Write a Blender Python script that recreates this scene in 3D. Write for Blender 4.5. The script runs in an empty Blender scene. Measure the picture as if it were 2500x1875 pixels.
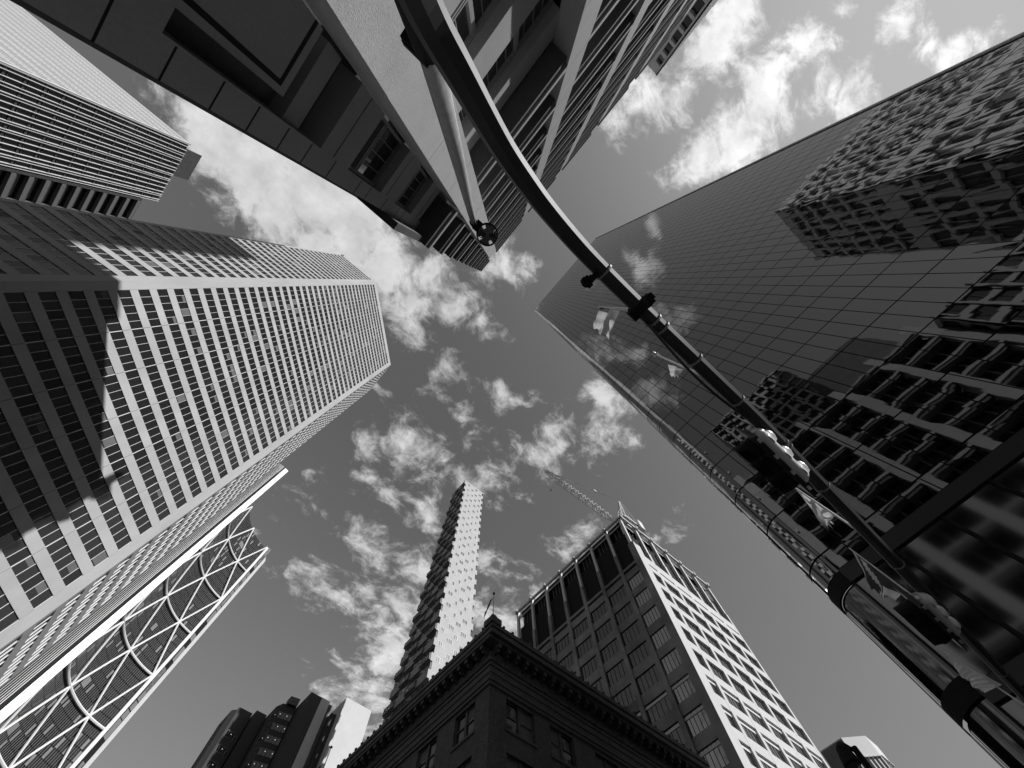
import bpy, math, random
from mathutils import Matrix, Vector
random.seed(7)
sc = bpy.context.scene
COL = sc.collection

# ------------------------------------------------------------------ camera
# X runs along one street, Y along the other; the camera stands on the corner looking almost straight up
F_PX, W_PX, H_PX = 890.0, 2500.0, 1875.0
M = [[0.7565434957, 0.6255321150, 0.1906607254],
     [-0.6536534612, 0.7320345029, 0.1919964564],
     [-0.0194702799, -0.2698797133, 0.9626971738]]
EYE = 1.6
right = Vector((M[0][0], M[1][0], M[2][0])); down = Vector((M[0][1], M[1][1], M[2][1])); fwd = Vector((M[0][2], M[1][2], M[2][2]))
cam = bpy.data.cameras.new('camera'); cam.sensor_width = 36; cam.lens = F_PX / W_PX * 36
cam.clip_start = 0.05; cam.clip_end = 3000
camo = bpy.data.objects.new('camera', cam); COL.objects.link(camo)
rot = Matrix((right, -down, -fwd)).transposed().to_4x4()
camo.matrix_world = Matrix.Translation((0, 0, EYE)) @ rot
sc.camera = camo

# ------------------------------------------------------------------ light
SUN_ALPHA, SUN_EL = math.radians(17.6), math.radians(29.0)
sdir = Vector((math.sin(SUN_ALPHA) * math.cos(SUN_EL), -math.cos(SUN_ALPHA) * math.cos(SUN_EL), math.sin(SUN_EL)))
sun = bpy.data.lights.new('sun', 'SUN'); sun.energy = 4.5; sun.angle = math.radians(0.5); sun.color = (1, 1, 1)
suno = bpy.data.objects.new('sun', sun); COL.objects.link(suno)
suno.rotation_euler = sdir.to_track_quat('Z', 'Y').to_euler()
suno.location = (60, -200, 300)

sc.view_settings.view_transform = 'Standard'; sc.view_settings.look = 'None'
sc.view_settings.exposure = 0.0; sc.view_settings.gamma = 1.0
sc.view_settings.use_curve_mapping = False
sc.cycles.max_bounces = 8; sc.cycles.glossy_bounces = 4; sc.cycles.diffuse_bounces = 3
sc.cycles.use_denoising = True

def uvof(x, y):
    """direction of a photo point as (X/height, Y/height)"""
    c = (x - 1250.0, y - 937.5, F_PX)
    r = [sum(M[i][j] * c[j] for j in range(3)) for i in range(3)]
    return r[0] / r[2], r[1] / r[2]

world = bpy.data.worlds.new('World'); sc.world = world; world.use_nodes = True
def build_sky():
    nt = world.node_tree; N = nt.nodes; L = nt.links; N.clear()
    out = N.new('ShaderNodeOutputWorld'); bg = N.new('ShaderNodeBackground'); L.new(bg.outputs[0], out.inputs[0])
    sky = N.new('ShaderNodeTexSky'); sky.sky_type = 'NISHITA'; sky.sun_disc = False
    sky.sun_elevation = SUN_EL
    sky.sun_rotation = math.atan2(sdir.x, sdir.y)
    sky.air_density = 1.0; sky.dust_density = 1.5; sky.ozone_density = 1.0
    sep = N.new('ShaderNodeSeparateColor'); L.new(sky.outputs[0], sep.inputs[0])
    def math_(op, a, b=None, c=None, clamp=False):
        m = N.new('ShaderNodeMath'); m.operation = op; m.use_clamp = clamp
        for i, v in enumerate((a, b, c)):
            if v is None: continue
            if isinstance(v, (int, float)): m.inputs[i].default_value = v
            else: L.new(v, m.inputs[i])
        return m.outputs[0]
    tc = N.new('ShaderNodeTexCoord')
    sx = N.new('ShaderNodeSeparateXYZ'); L.new(tc.outputs['Generated'], sx.inputs[0])
    zc = math_('MAXIMUM', sx.outputs[2], 0.03)
    px = math_('DIVIDE', sx.outputs[0], zc); py = math_('DIVIDE', sx.outputs[1], zc)
    cb = N.new('ShaderNodeCombineXYZ'); L.new(px, cb.inputs[0]); L.new(py, cb.inputs[1])
    pos = cb.outputs[0]
    # black and white film behind a red filter: the red channel of the sky
    red = math_('MULTIPLY', sep.outputs[0], SKY_GAIN)
    # film shoulder: the glare round the sun does not burn out
    q = math_('SQRT', math_('ADD', math_('POWER', math_('DIVIDE', red, SKY_KNEE), 2.0), 1.0))
    red = math_('DIVIDE', red, q)
    def noise(scale, detail, rough, vec=pos, dist=0.0):
        n = N.new('ShaderNodeTexNoise'); n.inputs['Scale'].default_value = scale; n.inputs['Detail'].default_value = detail
        n.inputs['Roughness'].default_value = rough; n.inputs['Distortion'].default_value = dist
        L.new(vec, n.inputs['Vector']); return n.outputs['Fac']
    # warp
    nw = N.new('ShaderNodeTexNoise'); nw.inputs['Scale'].default_value = 6.0; nw.inputs['Detail'].default_value = 3.0
    L.new(pos, nw.inputs['Vector'])
    w1 = N.new('ShaderNodeVectorMath'); w1.operation = 'SUBTRACT'; L.new(nw.outputs['Color'], w1.inputs[0]); w1.inputs[1].default_value = (.5, .5, .5)
    w2 = N.new('ShaderNodeVectorMath'); w2.operation = 'SCALE'; L.new(w1.outputs[0], w2.inputs[0]); w2.inputs['Scale'].default_value = 0.10
    w3 = N.new('ShaderNodeVectorMath'); w3.operation = 'ADD'; L.new(pos, w3.inputs[0]); L.new(w2.outputs[0], w3.inputs[1])
    wpos = w3.outputs[0]
    field = None
    for (cx, cy, r, k) in CLOUDS:
        d = N.new('ShaderNodeVectorMath'); d.operation = 'DISTANCE'; L.new(wpos, d.inputs[0]); d.inputs[1].default_value = (cx, cy, 0)
        # k - k*d/r
        m = math_('MULTIPLY_ADD', d.outputs['Value'], -k / r, k)
        field = m if field is None else math_('SMOOTH_MAX', field, m, 0.12)
    # finer cloud texture where directions are steep, so that detail keeps its size
    mpn = N.new('ShaderNodeMapping'); mpn.inputs['Rotation'].default_value = (0, 0, math.radians(-20)); mpn.inputs['Scale'].default_value = (1.0, 1.35, 1)
    L.new(wpos, mpn.inputs[0])
    n1 = noise(7.0, 11.0, 0.64, mpn.outputs[0], 0.22)
    n2 = noise(24.0, 8.0, 0.68, wpos)
    nn = math_('ADD', math_('MULTIPLY', math_('SUBTRACT', n1, 0.5), 4.6), math_('MULTIPLY', math_('SUBTRACT', n2, 0.5), 1.9))
    dens = math_('ADD', math_('MAXIMUM', field, -1.5), nn)
    mr = N.new('ShaderNodeMapRange'); mr.interpolation_type = 'SMOOTHSTEP'; L.new(dens, mr.inputs[0])
    mr.inputs[1].default_value = -0.05; mr.inputs[2].default_value = 1.35
    # thin veil far from the listed clouds
    dens_f = mr.outputs[0]
    shade = math_('MULTIPLY_ADD', noise(11.0, 7.0, 0.62), 1.0, 0.10)
    lum = math_('MULTIPLY_ADD', red, 1.1, CLOUD_LUM)
    ccol = math_('MULTIPLY', lum, math_('ADD', shade, 0.32))
    mix = N.new('ShaderNodeMix'); mix.data_type = 'FLOAT'
    L.new(math_('MULTIPLY', dens_f, 0.93), mix.inputs[0]); L.new(red, mix.inputs[2]); L.new(ccol, mix.inputs[3])
    # low sky dimmed to cut ambient light, in place of unseen distant blocks
    hz = N.new('ShaderNodeMapRange'); hz.interpolation_type = 'SMOOTHSTEP'; L.new(sx.outputs[2], hz.inputs[0])
    hz.inputs[1].default_value = .02; hz.inputs[2].default_value = .22; hz.inputs[3].default_value = .25; hz.inputs[4].default_value = 1.0
    fin = math_('MULTIPLY', mix.outputs[0], hz.outputs[0])
    cc = N.new('ShaderNodeCombineColor')
    for i in range(3): L.new(fin, cc.inputs[i])
    L.new(cc.outputs[0], bg.inputs[0]); bg.inputs[1].default_value = SKY_STRENGTH
SKY_STRENGTH, SKY_GAIN, SKY_KNEE, CLOUD_LUM = 0.1, 1.8, 5.2, 6.2
_cl = [  # photo position and radius (in 1/2212 of the width), weight
 (330,185,45,.8),(420,240,75,1.4),(470,300,100,2.2),(560,380,130,2.6),(660,420,120,2.4),(600,450,110,2.4),(760,490,110,2.3),(840,560,90,2.0),(880,650,75,1.6),(700,520,90,2.0),(930,600,60,1.4),
 (1580,30,85,1.6),(1530,110,80,1.5),(1480,190,70,1.2),(1400,215,75,1.3),(1320,260,45,.9),(1390,280,40,.9),(1620,60,50,1.2),
 (1710,120,90,1.5),(1650,200,95,1.6),(1590,280,90,1.5),(1510,340,65,1.3),(1470,380,45,1.0),(1770,200,50,.9),(1740,60,40,.8),
 (1930,55,50,1.2),(1990,80,35,.9),(2010,115,30,.8),(2050,140,45,1.2),(1860,180,40,1.0),(1850,240,45,1.0),(1825,5,28,.9),(2120,110,30,.7),
 (1080,575,50,1.3),(1140,570,32,1.0),(1040,600,36,1.0),(990,645,60,1.1),(1040,690,36,.8),(905,715,50,1.0),(960,790,40,.8),(1050,730,26,.6),
 (1075,850,42,.9),(1165,860,28,.7),(1000,905,45,.9),(880,955,60,1.2),(950,960,60,1.2),(800,955,40,.9),(1200,935,45,1.1),(1180,985,55,1.2),(1090,1010,60,1.2),(1050,1045,50,1.1),(1000,940,50,.9),
 (1300,955,50,1.1),(1340,930,32,.9),(1285,865,48,1.2),(1345,880,42,1.1),(1375,975,22,.8),
 (850,1065,55,1.0),(920,1105,52,1.1),(800,1030,36,.8),(870,1030,45,.8),(650,1085,30,.8),(670,1020,24,.6),
 (690,1255,55,1.1),(735,1285,45,1.2),(640,1225,34,.8),(820,1185,65,1.2),(900,1230,60,1.2),(860,1320,80,1.4),(790,1280,50,1.0),(880,1390,80,1.5),
 (830,1430,80,1.5),(790,1490,75,1.3),(735,1450,38,1.1),(750,1560,55,.9),(700,1515,24,.9),
 (1090,1330,60,1.4),(1110,1390,60,1.5),(1060,1230,45,1.0),(1040,1290,40,1.1),(1220,1180,32,.9),(1180,1290,45,1.2),(1155,1230,26,.5),(1440,1145,28,.8),(1260,1145,26,.6),(1420,1160,20,.6),
 (820,840,24,.5),(560,1165,24,.5),
]
CLOUDS = []
for (x, y, r, k) in _cl:
    s = 2500 / 2212.0
    a = uvof(x * s, y * s); b1 = uvof((x + r) * s, y * s); b2 = uvof(x * s, (y + r) * s)
    rr = 0.5 * (math.dist(a, b1) + math.dist(a, b2))
    CLOUDS.append((a[0], a[1], rr * (1.12 if y < 700 else 1.02), k * (1.0 if y < 700 else .74)))
# clouds standing over the west, seen only mirrored in the glass tower
for (x, y, r, k) in [(1270,610,34,1.3),(1400,590,46,1.6),(1355,560,30,1.1),(1365,775,45,1.1),(1410,478,24,1.2),(1410,850,55,1.1),(1950,205,45,1.4),(1460,700,50,.6),(1290,780,40,.7)]:
    s = 2500 / 2212.0
    a = uvof(x * s, y * s); b1 = uvof((x + r) * s, y * s); b2 = uvof(x * s, (y + r) * s)
    rr = 0.5 * (math.dist(a, b1) + math.dist(a, b2))
    CLOUDS.append((-a[0], a[1], rr, k * 0.85))
build_sky()

# ------------------------------------------------------------------ materials
MATS = {}
def mat(name, col, rough=0.8, metal=0.0, spec=0.5, noise=0.0, nscale=0.5, bump=0.0, bscale=3.0, fine=0.0, streak=0.0, coat=0.0):
    m = bpy.data.materials.new(name); m.use_nodes = True
    nt = m.node_tree; N = nt.nodes; L = nt.links; b = N['Principled BSDF']
    b.inputs['Base Color'].default_value = (col, col, col, 1); b.inputs['Roughness'].default_value = rough
    b.inputs['Metallic'].default_value = metal; b.inputs['Specular IOR Level'].default_value = spec
    tc = N.new('ShaderNodeTexCoord')
    if noise > 0:
        n = N.new('ShaderNodeTexNoise'); n.inputs['Scale'].default_value = nscale; n.inputs['Detail'].default_value = 8
        n.inputs['Roughness'].default_value = 0.65
        if streak > 0:
            mp = N.new('ShaderNodeMapping'); mp.inputs['Scale'].default_value = (1, 1, 1.0 - streak)
            L.new(tc.outputs['Object'], mp.inputs[0]); L.new(mp.outputs[0], n.inputs['Vector'])
        else: L.new(tc.outputs['Object'], n.inputs['Vector'])
        r = N.new('ShaderNodeMapRange'); L.new(n.outputs['Fac'], r.inputs[0])
        r.inputs[1].default_value = .25; r.inputs[2].default_value = .75
        r.inputs[3].default_value = col * (1 - noise); r.inputs[4].default_value = col * (1 + noise)
        last = r.outputs[0]
        if fine > 0:
            n2 = N.new('ShaderNodeTexNoise'); n2.inputs['Scale'].default_value = 25; n2.inputs['Detail'].default_value = 4
            L.new(tc.outputs['Object'], n2.inputs['Vector'])
            m2 = N.new('ShaderNodeMath'); m2.operation = 'MULTIPLY_ADD'; L.new(n2.outputs['Fac'], m2.inputs[0]); m2.inputs[1].default_value = 2 * fine; m2.inputs[2].default_value = 1 - fine
            m3 = N.new('ShaderNodeMath'); m3.operation = 'MULTIPLY'; L.new(last, m3.inputs[0]); L.new(m2.outputs[0], m3.inputs[1]); last = m3.outputs[0]
        cc = N.new('ShaderNodeCombineColor')
        for i in range(3): L.new(last, cc.inputs[i])
        L.new(cc.outputs[0], b.inputs['Base Color'])
    if bump > 0:
        n = N.new('ShaderNodeTexNoise'); n.inputs['Scale'].default_value = bscale; n.inputs['Detail'].default_value = 5
        L.new(tc.outputs['Object'], n.inputs['Vector'])
        bp = N.new('ShaderNodeBump'); bp.inputs['Distance'].default_value = bump; bp.inputs['Strength'].default_value = 1
        L.new(n.outputs['Fac'], bp.inputs['Height']); L.new(bp.outputs[0], b.inputs['Normal'])
    MATS[name] = m
    return m
mat('stone_rough', .56, noise=.10, nscale=1.2, bump=.006, bscale=45, fine=.3)
mat('stone_smooth', .35, noise=.09, nscale=.7, bump=.006, bscale=18, fine=.15)
mat('pale_cladding', .42, noise=.16, nscale=.30, streak=.7, fine=.08, rough=.7)
mat('white_panel', .62, noise=.04, nscale=.2, rough=.5)
mat('white_metal', .75, rough=.4, noise=.04, nscale=.8)
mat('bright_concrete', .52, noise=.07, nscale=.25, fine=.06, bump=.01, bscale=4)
mat('shaded_concrete', .24, noise=.6, nscale=.13, bump=.01, bscale=4, fine=.1)  # concrete painted darker for the shaded face, blotches imitate light thrown by the glass tower
mat('dark_brick', .095, noise=.28, nscale=.5, bump=.02, bscale=10, fine=.3)
mat('dark_stone', .095, noise=.3, nscale=.8, bump=.02, bscale=8, fine=.3)
mat('brown_cladding_and_shade', .045, noise=.15, nscale=.4)
mat('slate_panel', .20, noise=.1, nscale=.4)
mat('dark_metal', .03, rough=.35, noise=.15, nscale=4)
mat('black', .006, rough=.9)
mat('arm_paint', .05, rough=.55, spec=.2, noise=.10, nscale=5, fine=.15)
mat('pipe_grey', .30, rough=.6, noise=.22, nscale=6, fine=.2, bump=.004, bscale=20)
mat('signal_pale', .72, rough=.35, noise=.05, nscale=6)
mat('tower_panel', .36, noise=.12, nscale=.3, rough=.6, fine=.08)
mat('lens_grey', .10, rough=.25)
mat('asphalt', .035, noise=.3, nscale=1.0, bump=.01, bscale=30)
mat('paving', .07, noise=.2, nscale=1.5)
mat('road_paint', .6, noise=.1, nscale=4)
mat('flag_pale', .62, noise=.25, nscale=3, rough=.8)
mat('flag_grey', .45, noise=.35, nscale=4, rough=.8)
mat('flag_dark', .05, noise=.4, nscale=5)
mat('blind', .12, noise=.2, nscale=.4)

for nm in ('flag_pale', 'flag_grey', 'flag_dark'):
    nt = MATS[nm].node_tree; b = nt.nodes['Principled BSDF']; o = nt.nodes['Material Output']
    tr = nt.nodes.new('ShaderNodeBsdfTranslucent'); mx = nt.nodes.new('ShaderNodeMixShader'); mx.inputs[0].default_value = .45
    v = {'flag_pale': .6, 'flag_grey': .5, 'flag_dark': .12}[nm]; tr.inputs[0].default_value = (v, v, v, 1)
    nt.links.new(b.outputs[0], mx.inputs[1]); nt.links.new(tr.outputs[0], mx.inputs[2]); nt.links.new(mx.outputs[0], o.inputs[0])

def glass(name, col, metal=1.0, rough=.02, wave=.004, wscale=.35, spec=.5):
    m = bpy.data.materials.new(name); m.use_nodes = True
    nt = m.node_tree; N = nt.nodes; L = nt.links; b = N['Principled BSDF']
    b.inputs['Base Color'].default_value = (col, col, col, 1); b.inputs['Metallic'].default_value = metal
    b.inputs['Roughness'].default_value = rough; b.inputs['Specular IOR Level'].default_value = spec
    tc = N.new('ShaderNodeTexCoord'); n = N.new('ShaderNodeTexNoise'); n.inputs['Scale'].default_value = wscale; n.inputs['Detail'].default_value = 1.5
    L.new(tc.outputs['Object'], n.inputs['Vector'])
    bp = N.new('ShaderNodeBump'); bp.inputs['Distance'].default_value = wave; bp.inputs['Strength'].default_value = 1.0
    L.new(n.outputs['Fac'], bp.inputs['Height']); L.new(bp.outputs[0], b.inputs['Normal'])
    MATS[name] = m
glass('mirror_glass', .235, wave=.010, wscale=.36)
glass('low_glass', .24, wave=.005, wscale=.3, rough=.07)
glass('office_glass', .020, metal=0, rough=.04, wave=.012, wscale=.3, spec=1.0)
glass('dark_glass', .012, metal=0, rough=.03, wave=.012, wscale=.25, spec=.7)
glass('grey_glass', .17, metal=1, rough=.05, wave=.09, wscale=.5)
glass('bow_glass', .11, metal=1, rough=.05, wave=.08, wscale=.25)
glass('column_glass', .12, metal=1, rough=.06, wave=.004, wscale=.25)
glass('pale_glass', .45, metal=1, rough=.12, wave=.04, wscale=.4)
glass('office_tint', .05, metal=.6, rough=.10, wave=.02, wscale=.4, spec=.8)
glass('lens_glass', .02, metal=0, rough=.1, wave=.001)

# ------------------------------------------------------------------ mesh helpers
def brick(name):
    m = MATS[name]; nt = m.node_tree; N = nt.nodes; L = nt.links; b = N['Principled BSDF']
    src = b.inputs['Base Color'].links[0].from_socket
    tc = N.new('ShaderNodeTexCoord'); sx = N.new('ShaderNodeSeparateXYZ'); L.new(tc.outputs['Object'], sx.inputs[0])
    ad = N.new('ShaderNodeMath'); L.new(sx.outputs[0], ad.inputs[0]); L.new(sx.outputs[1], ad.inputs[1])
    cb = N.new('ShaderNodeCombineXYZ'); L.new(ad.outputs[0], cb.inputs[0]); L.new(sx.outputs[2], cb.inputs[1])
    bt = N.new('ShaderNodeTexBrick'); L.new(cb.outputs[0], bt.inputs['Vector']); bt.inputs['Scale'].default_value = 1.0
    bt.inputs['Brick Width'].default_value = .30; bt.inputs['Row Height'].default_value = .10; bt.inputs['Mortar Size'].default_value = .012
    bt.inputs['Color1'].default_value = (.75, .75, .75, 1); bt.inputs['Color2'].default_value = (1.35, 1.35, 1.35, 1); bt.inputs['Mortar'].default_value = (.35, .35, .35, 1)
    mx = N.new('ShaderNodeMix'); mx.data_type = 'RGBA'; mx.blend_type = 'MULTIPLY'; mx.inputs[0].default_value = 1
    L.new(src, mx.inputs[6]); L.new(bt.outputs['Color'], mx.inputs[7]); L.new(mx.outputs[2], b.inputs['Base Color'])
brick('dark_brick')

class MB:
    unit = 1.0    # metres per drawing unit
    def __init__(s): s.v = []; s.f = []; s.m = []
    def quad(s, a, b, c, d, mi=0):
        n = len(s.v); s.v += [a, b, c, d]; s.f.append((n, n + 1, n + 2, n + 3)); s.m.append(mi)
    def tri(s, a, b, c, mi=0):
        n = len(s.v); s.v += [a, b, c]; s.f.append((n, n + 1, n + 2)); s.m.append(mi)
    def hexa(s, p, mi=0):      # p: 4 bottom points then 4 top points (counter-clockwise)
        n = len(s.v); s.v += list(p)
        for f in ((3, 2, 1, 0), (4, 5, 6, 7), (0, 1, 5, 4), (1, 2, 6, 5), (2, 3, 7, 6), (3, 0, 4, 7)):
            s.f.append(tuple(n + i for i in f)); s.m.append(mi)
    def box(s, x0, x1, y0, y1, z0, z1, mi=0):
        s.hexa([(x0, y0, z0), (x1, y0, z0), (x1, y1, z0), (x0, y1, z0), (x0, y0, z1), (x1, y0, z1), (x1, y1, z1), (x0, y1, z1)], mi)
    def prism(s, pts, z0, z1, mi=0, ztop=None):
        n = len(s.v); k = len(pts)
        s.v += [(x, y, z0) for x, y in pts]
        s.v += [(x, y, (z1 if ztop is None else ztop[i])) for i, (x, y) in enumerate(pts)]
        s.f.append(tuple(n + i for i in reversed(range(k)))); s.m.append(mi)
        s.f.append(tuple(n + k + i for i in range(k))); s.m.append(mi)
        for i in range(k):
            j = (i + 1) % k; s.f.append((n + i, n + j, n + k + j, n + k + i)); s.m.append(mi)
    def tube(s, pts, rad, seg=10, mi=0, caps=True, phase=0.0):
        if not isinstance(rad, (list, tuple)): rad = [rad] * len(pts)
        P = [Vector(p) for p in pts]; rings = []
        up = None
        for i, p in enumerate(P):
            t = (P[min(i + 1, len(P) - 1)] - P[max(i - 1, 0)]).normalized()
            if up is None:
                up = Vector((0, 0, 1)) if abs(t.z) < .9 else Vector((1, 0, 0))
            a = t.cross(up).normalized(); b = a.cross(t).normalized(); up = b
            ring = []
            for k in range(seg):
                an = 2 * math.pi * k / seg + phase
                q = p + (a * math.cos(an) + b * math.sin(an)) * rad[i]; ring.append(len(s.v)); s.v.append(tuple(q))
            rings.append(ring)
        for i in range(len(rings) - 1):
            for k in range(seg):
                j = (k + 1) % seg; s.f.append((rings[i][k], rings[i][j], rings[i + 1][j], rings[i + 1][k])); s.m.append(mi)
        if caps:
            s.f.append(tuple(rings[0])); s.m.append(mi); s.f.append(tuple(reversed(rings[-1]))); s.m.append(mi)
    def bar(s, a, b, w, mi=0, seg=4): s.tube([a, b], w, seg, mi)
    def join(s, o):
        n = len(s.v); s.v += o.v; s.f += [tuple(i + n for i in f) for f in o.f]; s.m += o.m
    def build(s, name, mats, parent=None, smooth=False):
        me = bpy.data.meshes.new(name)
        ox = oy = oz = 0.0
        if parent is not None:
            p = parent; 
            while p is not None: ox += p.location.x; oy += p.location.y; oz += p.location.z; p = p.parent
        k = MB.unit; me.from_pydata([(x * k - ox, y * k - oy, z * k + EYE - oz) for x, y, z in s.v], [], s.f)
        for m in (mats if isinstance(mats, (list, tuple)) else [mats]): me.materials.append(MATS[m])
        me.polygons.foreach_set('material_index', s.m)
        if smooth: me.polygons.foreach_set('use_smooth', [True] * len(s.f))
        me.validate(); me.update()
        o = bpy.data.objects.new(name, me); COL.objects.link(o)
        if parent is not None: o.parent = parent
        return o
def thing(name, x, y, label, cat, z=0.0, group=None):
    o = bpy.data.objects.new(name, None); o.empty_display_size = 1; COL.objects.link(o)
    o.location = (x, y, z); o['label'] = label; o['category'] = cat
    if group: o['group'] = group
    return o
def tag(o, label, cat, group=None):
    o['label'] = label; o['category'] = cat
    if group: o['group'] = group
def proj(p):
    w = (p[0], p[1], p[2]); c = [sum(M[i][j] * w[i] for i in range(3)) for j in range(3)]
    if c[2] <= 1e-3: return None
    return c[0] / c[2] * F_PX + 1250, c[1] / c[2] * F_PX + 937.5
def shown(mb):
    q = [proj(v) for v in mb.v]; q = [a for a in q if a]
    if not q: return 0
    xs = [min(max(a[0], 0), W_PX) for a in q]; ys = [min(max(a[1], 0), H_PX) for a in q]
    return (max(xs) - min(xs)) * (max(ys) - min(ys))
def emit(parent, name, pieces, mats, n=100):
    """the largest-seen n pieces as parts of their own, the rest as one"""
    order = sorted(range(len(pieces)), key=lambda i: -shown(pieces[i]))
    for i in order[:n]: pieces[i].build(name, mats, parent)
    if len(order) > n:
        r = MB()
        for i in order[n:]: r.join(pieces[i])
        o = r.build(name, mats, parent); o['kind'] = 'stuff'
class Face:
    """a wall plane: origin, direction along the wall, outward normal"""
    def __init__(s, ox, oy, dx, dy, nx, ny):
        l = math.hypot(dx, dy); s.o = (ox, oy); s.d = (dx / l, dy / l); l = math.hypot(nx, ny); s.n = (nx / l, ny / l)
    def p(s, t, o, z): return (s.o[0] + s.d[0] * t + s.n[0] * o, s.o[1] + s.d[1] * t + s.n[1] * o, z)
    def box(s, mb, t0, t1, o0, o1, z0, z1, mi=0):
        P = [s.p(t0, o0, z0), s.p(t1, o0, z0), s.p(t1, o1, z0), s.p(t0, o1, z0), s.p(t0, o0, z1), s.p(t1, o0, z1), s.p(t1, o1, z1), s.p(t0, o1, z1)]
        mb.hexa(P, mi)
    def rect(s, mb, t0, t1, z0, z1, o=0, mi=0):
        mb.quad(s.p(t0, o, z0), s.p(t1, o, z0), s.p(t1, o, z1), s.p(t0, o, z1), mi)
G0 = -EYE   # the ground, in heights above the eye

# ------------------------------------------------------------------ ground
def ground():
    g = MB(); g.box(-1500, 1500, -1500, 1500, G0 - .5, G0); o = g.build('ground', 'asphalt'); o['kind'] = 'structure'
    p = MB()
    for (x0, x1, y0, y1) in ((-40, 2.6, -75, 2.4), (21.0, 80, -70, 2.4), (21.0, 130, 25.0, 150), (-60, 2.6, 25.0, 120)):
        p.box(x0, x1, y0, y1, G0 + .004, G0 + .14)
    o = p.build('pavement', 'paving'); o['kind'] = 'structure'
    r = MB()
    for i in range(9): r.box(4.2 + i * 1.6, 5.0 + i * 1.6, 4.2, 7.2, G0 + .004, G0 + .008)
    for i in range(9): r.box(10.7, 10.9, -70 + i * 7, -66.5 + i * 7, G0 + .004, G0 + .008)
    o = r.build('road_markings', 'road_paint'); o['kind'] = 'structure'
ground()

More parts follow.
